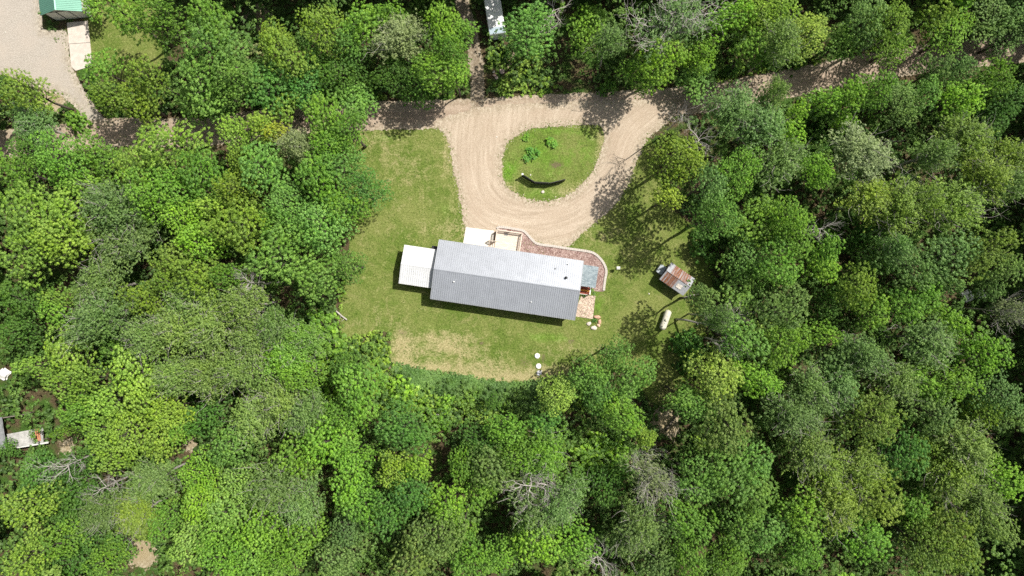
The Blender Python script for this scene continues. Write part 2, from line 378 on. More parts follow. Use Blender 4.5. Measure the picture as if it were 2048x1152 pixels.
# ---------------------------------------------------------------- vegetation
def leaf_material(name, trans=0.30):
    m, t, o = newmat(name)
    oi = t.nodes.new("ShaderNodeObjectInfo")
    ti = attr(t, "tint")
    tcn = t.nodes.new("ShaderNodeTexCoord").outputs["Object"]
    big = noise(t, tcn, 0.35, 3, 0.6)
    hsv = t.nodes.new("ShaderNodeHueSaturation")
    L(t, oi.outputs["Color"], hsv.inputs["Color"])
    L(t, math_(t, 'MULTIPLY_ADD', ti, -0.028, 0.514), hsv.inputs["Hue"])
    L(t, math_(t, 'MULTIPLY_ADD', big, -0.35, 1.18), hsv.inputs["Saturation"])
    L(t, math_(t, 'MULTIPLY_ADD', ti, 0.75, 0.65), hsv.inputs["Value"])
    c = hsv.outputs[0]
    df = t.nodes.new("ShaderNodeBsdfDiffuse"); L(t, c, df.inputs[0])
    tr = t.nodes.new("ShaderNodeBsdfTranslucent"); L(t, mixc(t, 0.5, c, mixc(t, 1.0, c, (0.75, 1.0, 0.25), 'MULTIPLY')), tr.inputs[0])
    mx = t.nodes.new("ShaderNodeMixShader"); mx.inputs[0].default_value = trans
    L(t, df.outputs[0], mx.inputs[1]); L(t, tr.outputs[0], mx.inputs[2])
    gl = t.nodes.new("ShaderNodeBsdfGlossy"); gl.inputs["Roughness"].default_value = 0.6; gl.inputs[0].default_value = (1, 1, 1, 1)
    m2 = t.nodes.new("ShaderNodeMixShader"); m2.inputs[0].default_value = 0.02
    L(t, mx.outputs[0], m2.inputs[1]); L(t, gl.outputs[0], m2.inputs[2]); L(t, m2.outputs[0], o.inputs[0])
    return m
M_leaf = leaf_material("leaf", 0.34)
M_bark = simple("bark", (0.10, 0.085, 0.068), 0.95, 0.4, 9, bmp=0.8)
M_barkpale = simple("bark_pale", (0.36, 0.335, 0.30), 0.9, 0.35, 7, bmp=0.6)
M_dead = simple("dead_wood", (0.40, 0.37, 0.34), 0.9, 0.25, 6, bmp=0.5)

def leaf_quads(C, Nn, size, rng, aspect=1.25):
    """one bent-free quad per leaf spray, facing Nn"""
    n = len(C)
    Nn = Nn / (np.linalg.norm(Nn, axis=1, keepdims=True) + 1e-9)
    r = rng.normal(size=(n, 3)); a = np.cross(Nn, r); a /= (np.linalg.norm(a, axis=1, keepdims=True) + 1e-9); b = np.cross(Nn, a)
    s = (size * rng.uniform(0.7, 1.3, n))[:, None] * 0.5
    V = np.stack([C - a*s*aspect, C - b*s, C + a*s*aspect, C + b*s], 1).reshape(-1, 3)
    return V, np.arange(4*n).reshape(n, 4)

def tufts(TC, TR, nl, size, rng, up=0.5, flat=0.75, outward=None):
    k = len(TC); n = k*nl
    d = rng.normal(size=(n, 3)); d[:, 2] = np.abs(d[:, 2])*0.9 - 0.25
    d /= np.linalg.norm(d, axis=1, keepdims=True)
    rr = np.repeat(TR, nl)*rng.uniform(0.35, 1.0, n)
    C = np.repeat(TC, nl, 0) + d*rr[:, None]*np.array([1, 1, flat])
    nn = d*1.1 + np.array([0, 0, up]) + rng.normal(size=(n, 3))*0.20
    if outward is not None: nn = nn + np.repeat(outward, nl, 0)*0.35
    V, F = leaf_quads(C, nn, size, rng)
    return V, F

def crown_clumpy(seed, R, H, lobe=1.0, tr=0.25, nl=30, leaf=0.122, dens=1.0, cone=0.0):
    """broadleaf crown: rounded boughs, each covered in separate leaf clumps"""
    rng = np.random.default_rng(seed)
    lobes = []; subs = []
    ns = 3 + int(R > 3) + int(rng.integers(0, 2))
    a0 = rng.uniform(0, 6.28)
    for i in range(ns):                      # a few uneven heads make up one crown
        a = a0 + 6.283*i/ns + rng.normal()*0.35; q = R*rng.uniform(0.30, 0.62); rs = R*rng.uniform(0.38, 0.62)
        subs.append((q*math.cos(a), q*math.sin(a), rs, H - rng.uniform(0.1, 1.5)*R/3))
    subs.append((rng.normal()*0.1*R, rng.normal()*0.1*R, R*0.55, H))
    tries = 0; target = int(3.3*(R/lobe)**2)
    while len(lobes) < target and tries < 6000:
        tries += 1
        sx, sy, rs, hs_ = subs[int(rng.integers(0, len(subs)))]
        a = rng.uniform(0, 6.283); u = math.sqrt(rng.uniform(0, 1)); rr = max(rs - lobe*0.35, 0.3)*u
        x = sx + rr*math.cos(a); y = sy + rr*math.sin(a); dc = math.hypot(x, y)/R
        top = hs_ - lobe*0.8 - rs*(0.9 + cone)*u**2*0.8 - R*0.35*dc**2 + rng.normal()*0.35
        z = top if rng.random() < 0.70 else top - rng.uniform(0.8, 1.0)*R*rng.uniform(0.25, 0.95)
        p = np.array([x, y, z])
        l = lobe*rng.uniform(0.6, 1.25)
        if all(np.linalg.norm((p-q)*np.array([1, 1, 0.6])) > 0.66*(l+m) for q, m in lobes):
            lobes.append((p, l))
    TC = []; TO = []; TT = []
    for p, l in lobes:
        n = int(dens*1.15*l*l/(tr*tr))
        i = np.arange(n) + 0.5
        cz = 1 - i/n*1.35                         # top of the sphere down past its equator
        az = i*2.399963 + rng.uniform(0, 6.28)
        s = np.sqrt(np.clip(1-cz*cz, 0, 1))
        d = np.stack([s*np.cos(az), s*np.sin(az), cz], 1) + rng.normal(size=(n, 3))*0.13
        keep = rng.random(n) > 0.12
        d = d[keep]
        TC.append(p + d*l*np.array([1, 1, 0.72])*rng.uniform(0.86, 1.10, (len(d), 1))); TO.append(d)
        TT.append(np.clip(rng.normal(0.5, 0.17, len(d)) + rng.normal()*0.10, 0, 1))
    TC = np.concatenate(TC); TO = np.concatenate(TO); TT = np.concatenate(TT)
    V, F = tufts(TC, tr*rng.uniform(0.7, 1.25, len(TC)), nl, leaf, rng, outward=TO)
    T = np.repeat(np.repeat(TT, nl) + rng.normal(size=len(TC)*nl)*0.10, 4)
    me = mesh_np("crown", V, F, M_leaf, {"tint": np.clip(T, 0, 1)})
    return me, lobes

def crown_feathery(seed, R, H, nb=46, leaf=0.15, nl=7, sparse=1.0):
    """ash or poplar crown: sprays of small leaves along rising twigs, with gaps"""
    rng = np.random.default_rng(seed); lobes = []; TC = []; TT = []; paths = []
    ph = rng.uniform(0, 6.28, 3)
    for i in range(nb):
        a = i*2.399963 + rng.normal()*0.25; u = math.sqrt((i+0.5)/nb)
        Ra = R*(1 + 0.16*math.sin(2*a+ph[0]) + 0.12*math.sin(3*a+ph[1]))
        r = Ra*u*rng.uniform(0.88, 1.08)
        tip = np.array([r*math.cos(a), r*math.sin(a), H - R*0.95*u**2 + rng.normal()*0.6 - 0.3])
        root = np.array([tip[0]*0.35, tip[1]*0.35, tip[2] - 0.9 - 1.6*rng.random() - 0.9*u])
        lobes.append((root, 0.6)); paths.append((root, tip))
        m = int(34*sparse*rng.uniform(0.8, 1.2)); s = rng.uniform(0.05, 1.0, m)**0.8
        base = root + (tip-root)*s[:, None]
        spread = 0.30 + 0.62*np.sin(np.clip(s, 0, 1)*2.6)
        off = rng.normal(size=(m, 3))*spread[:, None]*np.array([0.62, 0.62, 0.38])
        TC.append(base + off); TT.append(np.clip(rng.normal(0.5, 0.18, m), 0, 1))
    TC = np.concatenate(TC); TT = np.concatenate(TT)
    V, F = tufts(TC, 0.24*rng.uniform(0.6, 1.4, len(TC)), nl, leaf, rng, up=0.7, flat=0.6)
    T = np.repeat(np.repeat(TT, nl) + rng.normal(size=len(TC)*nl)*0.12, 4)
    return mesh_np("crown", V, F, M_leaf, {"tint": np.clip(T, 0, 1)}), lobes, paths

def wobble(p0, p1, n, amp, rr):
    p0, p1 = Vector(p0), Vector(p1); out = []
    for i in range(n+1):
        u = i/n; q = p0.lerp(p1, u); k = amp*math.sin(math.pi*u)
        out.append(q + Vector((rr.uniform(-k, k), rr.uniform(-k, k), rr.uniform(-k, k)*0.4)))
    return out

def trunk_mesh(seed, H, lobes, r0, mat, rr=None):
    rr = random.Random(seed); mb = MB(); hb = H*0.42
    axis = wobble((0, 0, -0.2), (rr.uniform(-.3, .3), rr.uniform(-.3, .3), H*0.86), 6, 0.28, rr)
    mb.path(axis, [r0*1.25, r0, r0*0.85, r0*0.7, r0*0.5, r0*0.32, r0*0.12], 8)
    for p, l in lobes:
        if rr.random() < 0.25 and len(lobes) > 14: continue
        z = min(max(hb, p[2] - 1.2 - 0.75*math.hypot(p[0], p[1])), H*0.78); u = z/(H*0.86)
        i = min(int(u*6), 5); q = axis[i].lerp(axis[i+1], u*6-i)
        mid = q.lerp(Vector(p), 0.5) + Vector((0, 0, -0.25))
        mb.path([q, mid, Vector(p)], [r0*0.34, r0*0.2, r0*0.06], 5)
    me = bpy.data.meshes.new("trunk"); me.from_pydata(mb.v, [], mb.f); me.update(); me.materials.append(mat)
    for pl in me.polygons: pl.use_smooth = True
    return me

def twig_tree(seed, R, H, mat, starts=None, n_main=9, depth=3, r_main=0.085, spread=0.9):
    """bare limbs forking outwards"""
    rr = random.Random(seed); mb = MB()
    def grow(p, d, ln, r, lv):
        pts = [p]; q = Vector(p); dd = Vector(d).normalized(); k = 4
        for i in range(k):
            dd = (dd + Vector((rr.uniform(-.3, .3), rr.uniform(-.3, .3), rr.uniform(-.18, .18)))).normalized()
            q = q + dd*ln/k; pts.append(q.copy())
            if lv > 0 and i >= 0 and rr.random() < 0.92:
                a = rr.choice((-1, 1))*rr.uniform(0.5, 1.0)
                nd = Matrix.Rotation(a, 3, 'Z') @ dd; nd.z += rr.uniform(-0.1, 0.35)
                grow(q.copy(), nd, ln*rr.uniform(0.4, 0.68), r*0.55*(1-i/k*0.4), lv-1)
        mb.path(pts, [r, r*0.8, r*0.62, r*0.45, r*0.25], 5 if lv else 4, cap=False)
    if starts is None:
        for i in range(n_main):
            a = 2*math.pi*i/n_main + rr.uniform(-.3, .3); z = H*rr.uniform(0.6, 0.86)
            grow(Vector((0, 0, z)), Vector((math.cos(a)*spread, math.sin(a)*spread, rr.uniform(0.25, 0.9))), R*rr.uniform(0.6, 1.0), r_main, depth)
    else:
        for (p, tip) in starts:
            p = Vector(p); tip = Vector(tip)
            grow(p, tip-p, (tip-p).length*1.05, r_main, depth)
    me = bpy.data.meshes.new("branches"); me.from_pydata(mb.v, [], mb.f); me.update(); me.materials.append(mat)
    return me

rng0 = random.Random(5)
PROTO = {}
def mk_m(key, seed, R, H, **k):
    cr, lb = crown_clumpy(seed, R, H, **k)
    PROTO.setdefault(key, []).append(dict(R=R, H=H, parts=[("crown", cr), ("trunk", trunk_mesh(seed, H, lb, 0.05*R+0.06, M_bark))]))
for s_ in range(5): mk_m('m_s', 10+s_, 2.6, 12.5, lobe=0.95)
for s_ in range(7): mk_m('m_l', 20+s_, 3.9, 15.0, lobe=1.2)
for s_ in range(3): mk_m('m_f', 30+s_, 3.6, 15.0, lobe=0.95, tr=0.20, nl=15, leaf=0.125)
for s_ in range(2): mk_m('m_c', 35+s_, 2.6, 13.0, lobe=0.8, tr=0.24, cone=0.9)
for s_ in range(4):
    R, H = 3.4, 15.5
    cr, lb, ps = crown_feathery(40+s_, R, H)
    br = twig_tree(40+s_, R, H, M_barkpale, [(a, a+(b-a)*1.06) for a, b in ps[::2]], depth=1, r_main=0.05)
    PROTO.setdefault('f', []).append(dict(R=R, H=H, parts=[("crown", cr), ("trunk", trunk_mesh(40+s_, H, lb, 0.2, M_barkpale)), ("branches", br)]))
for s_ in range(2):
    R, H = 3.0, 15.0
    cr, lb, ps = crown_feathery(50+s_, R, H, nb=38, sparse=0.5, leaf=0.13)
    br = twig_tree(50+s_, R, H, M_dead, [(a, a+(b-a)*1.12) for a, b in ps], depth=2, r_main=0.05)
    PROTO.setdefault('p', []).append(dict(R=R, H=H, parts=[("crown", cr), ("trunk", trunk_mesh(50+s_, H, lb, 0.17, M_barkpale)), ("branches", br)]))
for s_ in range(3):
    R, H = 3.2, 15.5
    tk = trunk_mesh(60+s_, H, [], 0.2, M_dead)
    PROTO.setdefault('x', []).append(dict(R=R, H=H, parts=[("trunk", tk), ("branches", twig_tree(60+s_, R, H, M_dead, n_main=9, depth=3, r_main=0.058))]))
for s_ in range(3):
    cr, lb = crown_clumpy(70+s_, 1.8, 2.6, lobe=0.62, tr=0.24, nl=12, leaf=0.21)
    PROTO.setdefault('s', []).append(dict(R=1.8, H=2.6, parts=[("foliage", cr), ("stem", trunk_mesh(70+s_, 2.6, lb, 0.05, M_bark))]))

# most crowns traced from the photograph: (x, y, radius) in blocks enlarged 2.88 times, colour, kind
T = []
def block(x0, y0, s):
    for item in s.split(";"):
        q = item.split()
        if len(q) < 4: continue
        x, y, r = float(q[0]), float(q[1]), float(q[2])
        T.append((x0 + x/2.88, y0 + y/2.88, r/2.88, q[3], q[4] if len(q) > 4 else 'm'))
block(0, 0, """650 40 100 G; 528 30 62 G; 850 40 110 G; 970 70 95 B; 1150 230 160 B; 1010 260 120 B; 1290 290 130 G; 1130 440 140 B; 1300 420 120 B; 1080 600 80 B;
 545 370 112 G; 800 410 125 Y; 600 545 100 Y; 760 570 120 Y; 870 610 105 Y; 1230 560 100 B; 1540 190 85 L; 1615 300 115 L; 1720 60 110 G; 1850 110 125 Y; 1870 240 110 Y; 1990 60 95 B;
 1990 220 90 B; 1440 300 60 P s; 1530 490 135 E; 1740 500 100 E; 1800 340 115 D; 1950 420 115 D; 1640 610 85 L; 1330 750 105 L; 1480 700 85 L; 1560 750 65 W; 1700 830 90 P f;
 1850 650 130 G; 1985 560 100 B; 1985 730 110 G; 1345 905 55 L; 880 810 150 L; 1070 840 110 L; 720 960 115 L; 870 950 110 G; 820 1090 130 G; 970 1080 110 G; 1110 980 125 G; 1215 950 80 D;
 1460 950 135 B; 1330 1070 110 Y; 1500 1090 110 G; 1650 970 115 G; 1800 1010 140 G; 1940 940 110 B; 1880 820 105 G; 60 490 115 L m; 60 620 100 G; 180 710 110 S f; 330 640 80 G s; 360 760 105 G;
 450 700 70 G s; 120 850 100 D; 300 890 130 G; 480 870 120 G; 500 970 85 D; 180 960 95 G; 50 980 95 G; 70 1100 125 L; 270 1080 125 L; 430 1050 95 L; 600 1090 130 S m; 1150 60 100 G; 1250 130 90 B; 310 555 55 P s; 625 150 40 G""")
block(0, 380, """100 110 150 L; 330 120 140 L; 100 340 140 L; 300 290 130 L; 110 490 105 L; 350 430 120 L; 620 90 145 S f; 700 270 160 S f; 640 400 130 S; 850 180 130 S; 560 260 90 S f;
 1000 160 110 A; 1090 290 100 A; 1180 90 80 L; 1200 230 70 L; 900 30 110 Y; 1360 200 150 Y; 1470 120 110 Y; 1560 200 100 G; 1640 90 110 B; 1320 40 90 G; 1570 380 150 B; 1650 290 110 B;
 1820 180 150 B; 1880 340 130 B; 1950 80 110 G; 1980 430 90 B; 950 400 105 O; 1080 490 120 Y; 930 540 85 Y; 620 490 60 L; 1280 500 90 G; 1430 530 95 x x; 1620 530 130 B; 1800 520 120 B; 1720 620 110 G; 1850 610 100 B;
 540 540 120 S f; 440 640 120 S f; 110 640 110 D; 300 620 60 L; 290 710 75 G; 180 720 95 D; 540 750 150 S f; 50 830 100 D; 310 840 100 L; 160 900 105 L; 330 950 125 L; 140 1020 130 L; 450 1000 105 G; 380 1100 105 L;
 760 620 100 Y; 860 740 100 A; 1080 650 130 K f; 1230 640 120 K f; 1380 660 110 K f; 1000 800 130 K f; 1180 800 140 K f; 1330 790 120 K f; 820 850 110 S f; 640 920 80 D; 1440 880 130 K f; 1560 800 100 K f;
 1250 930 140 K f; 1030 930 130 K f; 730 1070 130 L; 850 1070 100 G; 990 1080 110 K f; 1180 1070 130 K f; 1330 1040 110 K f; 1460 1070 100 K; 1640 970 130 G f; 1790 1000 120 G f; 1700 1100 100 G; 1900 900 110 G s; 1960 1050 90 D; 1850 770 90 G s; 1740 860 100 B f; 1560 950 90 G""")
block(0, 752, """330 60 110 L; 150 130 115 L; 420 130 100 L; 40 160 85 G; 240 200 115 D; 400 210 90 G; 350 330 85 G; 60 420 115 D; 210 480 110 S f; 560 180 85 L; 800 150 125 L; 920 220 90 L; 640 250 105 L; 700 340 130 L;
 530 340 105 L; 860 370 115 L; 610 470 100 L; 850 490 90 L; 1000 330 100 G; 1150 250 110 D; 1150 100 130 K f; 1290 80 120 K f; 1430 50 100 K; 1450 240 130 K f; 1560 330 115 K f; 1610 150 130 K f; 1720 80 105 B f; 1740 230 110 S f;
 1880 130 80 A s; 1930 260 100 G; 1985 100 90 D; 1260 420 130 B; 1150 400 80 G; 1350 510 110 B; 350 530 120 x x; 440 500 105 D; 320 640 115 D; 190 600 120 D; 450 690 115 D; 580 650 90 x x; 110 570 110 G; 60 660 120 L; 100 790 120 L; 250 770 110 D;
 310 870 110 L; 130 900 110 G; 50 970 110 P p; 420 860 110 D; 570 800 110 S f; 630 900 100 D; 450 980 80 D; 300 980 105 G; 520 1030 65 L s; 850 620 120 T f; 760 640 100 Y; 900 730 115 O f; 760 820 120 O f; 900 860 100 G;
 1090 590 105 A; 1110 740 115 A; 1260 670 115 C; 1270 790 125 C; 1400 640 100 C; 1560 660 140 S f; 1480 740 110 S; 1710 740 130 S f; 1820 730 110 S f; 1690 850 95 D; 1700 470 130 G; 1590 440 100 G; 1850 400 135 A; 1960 360 90 A; 1800 570 130 A;
 1930 560 110 G; 1550 530 100 G; 1980 700 105 B; 1450 900 120 A; 1320 950 120 A; 1560 970 120 G; 1400 1060 130 G; 1710 950 120 G; 1850 960 115 G; 1190 950 110 G; 1050 1000 110 C; 1250 1080 110 G; 1560 1090 110 G; 1730 1090 120 G; 1900 1080 110 S; 1980 900 95 S; 1080 1110 95 G;
 100 1080 115 L; 250 1120 90 D; 430 1080 110 D; 560 1100 90 G; 650 1000 80 D; 1000 900 100 G; 680 730 90 G""")
block(680, 752, """80 100 135 G; 200 170 95 A; 60 250 120 G; 350 70 85 A s; 380 160 100 G s; 600 150 95 A s; 730 160 75 L s; 560 250 85 A s; 330 330 125 E; 430 320 105 E; 400 430 110 E; 290 410 85 E; 50 480 85 G; 40 610 115 A; 150 650 100 A; 90 770 120 G;
 290 560 95 L; 440 540 80 A; 490 650 110 G; 380 700 120 E; 260 800 115 E; 600 760 115 A; 470 790 110 G; 510 870 85 G; 220 900 110 E; 100 900 115 G; 420 930 105 S; 560 950 130 K; 430 1050 130 K; 600 1060 120 K; 740 1070 110 G; 700 890 80 G; 60 1060 110 S;
 1000 170 105 E; 880 150 90 D; 1250 125 128 Q; 1190 280 75 E; 850 290 100 D; 960 320 100 G; 1080 380 110 B f; 700 530 90 G; 720 620 90 G; 820 410 110 D; 900 420 105 G; 880 570 125 K; 970 660 110 G; 1010 480 105 G; 1170 470 130 G f; 810 690 75 G; 1290 430 80 B f;
 1100 640 150 x x; 1200 640 95 x x; 1130 810 130 S f; 1270 740 120 S f; 1400 810 120 S f; 1300 890 105 S f; 1450 440 105 A s; 1570 420 90 A s; 1520 530 85 G s; 1560 640 105 D; 1480 700 90 D; 1430 0 115 B; 1600 -110 105 B; 1570 20 115 B; 1700 20 125 B; 1800 110 120 B; 1500 120 100 B; 1350 60 60 B;
 1640 250 115 G; 1600 330 90 G; 1740 250 80 G; 1760 370 60 L; 1920 140 75 B; 1800 600 118 P p; 1985 600 85 E; 1950 800 90 G; 1000 950 120 A; 1130 980 125 A; 1070 1080 120 G; 930 1060 90 G; 1200 1080 100 A; 1350 1000 110 G; 1500 1090 105 x x; 1640 810 115 S p; 1710 910 130 S f; 1600 960 115 S f; 1810 950 115 S f; 1720 1060 120 S f; 1880 880 95 S; 1850 1080 105 S; 1350 620 80 D""")
block(1348, 752, """450 130 90 G; 540 60 105 A; 60 130 85 B; 150 200 90 B; 340 300 150 K; 160 380 60 L s; 200 530 130 B; 340 620 145 B; 480 520 125 B; 150 650 115 B; 500 720 120 B; 300 770 125 B; 620 710 85 B; 100 870 120 G; 240 890 110 G; 400 900 110 B; 550 930 115 B;
 480 1050 115 B; 330 1080 105 G; 90 980 105 G; 110 1095 100 G; 770 830 125 G; 860 940 125 G; 790 1040 100 G; 820 100 125 S f; 970 60 115 S f; 700 230 125 S f; 650 320 100 S; 1060 80 100 S f; 1310 50 110 K f; 1450 50 90 G; 1200 270 150 O; 1320 220 110 O; 1120 340 100 O; 1350 340 100 O;
 1560 230 125 T; 1670 270 110 T; 1480 180 95 T; 1660 50 120 G; 1820 220 85 L; 1750 110 85 G; 1930 120 115 T; 1985 240 90 T; 800 440 120 K f; 900 560 130 O f; 740 560 110 K f; 1100 560 130 O f; 1030 470 105 O f; 1390 470 125 E; 1440 550 80 E; 1560 470 100 Y;
 960 740 135 O f; 1050 810 120 O f; 1240 740 140 O; 1340 680 110 O; 1200 850 110 O; 1420 760 90 G; 1450 860 70 L; 1730 430 130 K f; 1820 530 120 O f; 1620 600 125 O f; 1690 720 115 O f; 1800 720 110 K f; 1550 720 100 O; 1960 640 110 A; 1920 770 100 G; 1900 900 110 K;
 1150 980 125 G; 1250 1060 120 A; 1400 1000 115 G; 1050 1060 110 Y; 1520 1020 120 O; 1640 900 120 O; 1700 1040 120 O; 1810 1010 100 A; 1930 1080 100 D s""")
block(1348, 380, """-10 30 85 W; 380 100 115 G; 560 60 105 G; 500 190 130 G; 680 130 105 G; 740 260 110 G; 620 310 115 G; 420 230 85 G; 450 370 105 B; 290 440 90 G; 640 430 120 G; 250 530 110 B; 380 540 120 B; 480 600 100 G; 620 560 105 K; 700 690 120 K; 620 760 100 G; 270 740 85 S f; 200 630 90 S;
 330 740 120 x x; 1150 60 120 O f; 1330 90 130 O f; 1280 180 100 O f; 1470 60 95 O f; 1650 80 145 O f; 1780 110 110 K f; 870 220 85 x x; 910 330 75 G; 890 460 80 A; 850 550 85 P p; 910 640 90 D; 930 740 80 A; 900 830 75 A; 1130 250 80 D; 1200 390 100 D; 1300 420 105 G; 1300 330 75 T f; 1400 430 115 T;
 1560 290 115 T; 1650 380 135 T; 1530 460 115 T; 1760 430 115 K; 1860 340 120 O; 1940 290 90 O; 1610 550 100 T; 1950 450 95 K; 1120 560 105 Y; 1220 600 85 Y; 1180 700 90 G; 1380 660 90 G; 1480 620 80 G; 1600 660 90 A; 1640 760 80 A; 1850 570 90 S; 330 890 90 x x; 430 870 130 B; 560 890 105 G; 680 900 115 G; 610 1000 95 G;
 800 950 105 G; 890 1010 75 A; 1050 880 105 S f; 1130 960 110 S f; 970 970 90 S; 1400 800 120 S; 1500 880 125 S f; 1630 920 120 S f; 1380 900 90 S; 1850 850 100 A; 1850 960 105 A; 1870 1050 80 L; 1970 700 80 P p; 80 880 105 D s; 170 330 95 D s; 100 990 100 D s; 294 138 120 B; 276 611 120 B; 343 409 110 B; 375 -20 100 B; 270 1080 135 Q; 560 1090 95 G; 800 1090 100 S; 1330 1040 105 K f""")  # includes blue-green crowns added for the shade they throw on the right lawn
block(1348, 0, """110 240 150 A; 190 300 85 A; 50 400 115 L; -40 300 120 A; 20 60 190 S p; -110 120 110 S p; 350 60 105 A; 420 140 100 G; 500 60 105 L; 640 50 105 L; 720 100 95 Y; 800 160 115 Q; 900 70 115 Y; 480 240 90 G; 640 220 110 K f; 400 270 80 D; 1000 220 115 B; 1150 80 110 T; 1200 180 85 T f; 1300 110 115 Y; 1420 110 100 Q;
 1300 250 100 G; 1420 240 100 G; 1550 130 110 G; 1630 180 120 G; 1560 270 90 G; 1560 50 75 L; 1720 100 100 B; 1850 80 115 S; 1980 60 90 T; 1960 200 95 S; 560 340 80 D s; 720 330 80 D s; 330 400 50 D s; 140 480 115 B; 330 480 125 S f; 600 520 125 K f; 350 620 145 S f; 520 700 145 S f; 450 810 120 S f; 200 580 100 B; 650 630 105 K f; 740 640 70 A; 690 760 70 A;
 890 560 95 A; 1050 520 105 A; 1200 480 115 G; 1190 590 100 B; 1010 700 50 A; 1330 560 125 T; 1440 620 110 T; 1350 680 95 S; 1490 520 90 B; 870 720 120 D s; 960 780 110 D s; 830 820 90 D s; 1560 370 80 T; 1680 360 100 T; 1830 350 90 A; 1740 470 100 A; 1610 470 90 G; 1700 550 110 A; 1600 620 105 G; 1750 640 95 A; 1900 430 110 G; 1950 560 110 D; 1880 680 90 D;
 50 540 60 A; 60 650 85 x x; 150 800 100 x x; 60 880 140 Y; 590 870 85 A; 640 930 120 K f; 700 950 90 A; 850 970 90 A; 400 960 110 G; 290 970 100 T; 250 1040 90 T; 430 1060 100 B; 620 1020 90 S; 1100 880 145 P f; 1180 970 95 P f; 1000 970 105 K f; 1560 750 120 O f; 1700 790 130 O f; 1850 800 120 O f; 1950 900 110 O f; 1720 930 120 O f; 1830 1010 120 O f; 1640 1050 120 O f; 1540 880 90 K f; 1960 1060 100 K f; 1290 1080 110 O f; 1130 1090 90 O f""")
block(680, 0, """100 100 130 G; 90 250 120 G; 60 400 115 D; 330 200 120 P f; 400 310 120 P f; 290 320 85 P f; 280 430 85 D; 270 50 90 G; 450 70 100 G; 570 110 105 A; 690 90 105 G; 720 170 75 G; 620 260 105 G; 550 390 110 G; 660 430 75 A; 440 480 95 D; 180 560 45 D s; 60 570 110 B; 40 690 80 B;
 1080 130 130 B; 970 70 75 B; 1100 210 80 B; 1230 60 110 x x; 1430 120 105 G; 1480 230 90 D; 1560 220 80 S f; 1300 390 150 E; 1400 430 95 E; 1200 470 90 E; 1230 330 80 E; 1750 400 110 G; 1690 300 80 G; 50 850 110 E; 130 960 100 E; 110 1080 110 E; 210 1080 75 E; 940 300 45 A s; 1130 300 55 A s; 960 480 50 A s; 1050 480 45 A s; 1540 500 60 D s""")

PAL = {'L': (0.255, 0.410, 0.056), 'A': (0.240, 0.450, 0.048), 'G': (0.175, 0.345, 0.042), 'Y': (0.215, 0.340, 0.042), 'D': (0.095, 0.215, 0.030), 'E': (0.112, 0.275, 0.050),
       'B': (0.175, 0.340, 0.062), 'S': (0.155, 0.265, 0.070), 'K': (0.190, 0.300, 0.068), 'P': (0.250, 0.305, 0.120), 'Q': (0.320, 0.440, 0.075), 'W': (0.42, 0.52, 0.065),
       'O': (0.200, 0.305, 0.046), 'T': (0.190, 0.325, 0.085), 'C': (0.240, 0.390, 0.075), 'x': (0.1, 0.15, 0.05)}
CNAME = {'L': 'yellow-green', 'A': 'lime-green', 'G': 'mid-green', 'Y': 'olive-green', 'D': 'dark green', 'E': 'emerald-green', 'B': 'cool blue-green', 'S': 'dull grey-green', 'K': 'sage-green',
         'P': 'sparse khaki', 'Q': 'golden-green', 'W': 'bright yellow', 'O': 'brownish-olive', 'T': 'minty grey-green', 'C': 'pale fresh-green', 'x': 'bare grey'}
KNAME = {'m': ('broadleaf_tree', 'broadleaf tree'), 'f': ('feathery_tree', 'feathery tree'), 'p': ('thinning_tree', 'thinning tree'), 'x': ('dead_tree', 'dead tree'), 's': ('shrub', 'shrub')}
MARKS = [("green-roofed garage", 120, 15), ("white trailer", 985, 35), ("lane-side rock pile", 990, 150), ("grass island", 1105, 320), ("rusty shed", 1354, 558), ("cream gas tank", 1331, 640),
         ("annex", 838, 530), ("septic lids", 1076, 730), ("ruined shed", 65, 865), ("gravel yard", 60, 100), ("shaded road bend", 1620, 165), ("tall grass strip", 940, 780),
         ("photo's upper right corner", 2048, 0), ("photo's lower right corner", 2048, 1152), ("photo's lower left corner", 0, 1152), ("photo's right edge middle", 2048, 576), ("photo's left edge middle", 0, 500),
         ("photo's bottom edge middle", 1024, 1152), ("slanting dark trunk", 1760, 495), ("dirt clearing", 285, 1108), ("short pale log", 683, 631), ("yard road end", 300, 262), ("photo's top edge middle", 1024, 0)]
keep = []
for t_ in sorted(T, key=lambda q: (q[4] == 's', -q[2])):
    x, y, r, c, k = t_
    if not (-30 < x < 2078 and -30 < y < 1182): continue
    if k == 's' or k == 'x':
        if any(math.hypot(x-a, y-b) < 0.8*min(r, r2) and k2 == k for a, b, r2, _, k2 in keep): continue
    elif any(math.hypot(x-a, y-b) < 0.62*(r+r2) and k2 not in 'sx' for a, b, r2, _, k2 in keep): continue
    keep.append(t_)
def plant(proto, base, R, H, col, name, rz, lean=(0, 0)):
    root = empty(name, base, rz)
    s = R/proto["R"]; zs = H/proto["H"]; sx = 1 + 0.13*math.sin(base[0]*3.1+base[1])
    for pn, me in proto["parts"]:
        o = obj(pn, me, root); o.scale = (s*sx, s/sx, zs)
        if pn in ("crown", "foliage"): o.color = (*col, 1)
    return root
def solid_sd(Q):    # where no stem may stand: roads, yards and mown lawn
    return np.minimum.reduce([sd_road(Q), sd_lane(Q), sd_poly(Q, DRIVE), sd_lawn(Q)+5.0, sd_yard(Q), sd_glawn(Q)])
SUNNY = [(1354,558,2.5,2.1),(1331,640,1.2,1.1),(1035,140,1.0,2.6),(1010,110,1.0,1.5),(1075,720,0,1.2),(60,866,2,2.2),(157,85,0,1.6),(1300,245,0,1.5),(1250,300,0,1.5)]
rt = random.Random(77); LAB = {}
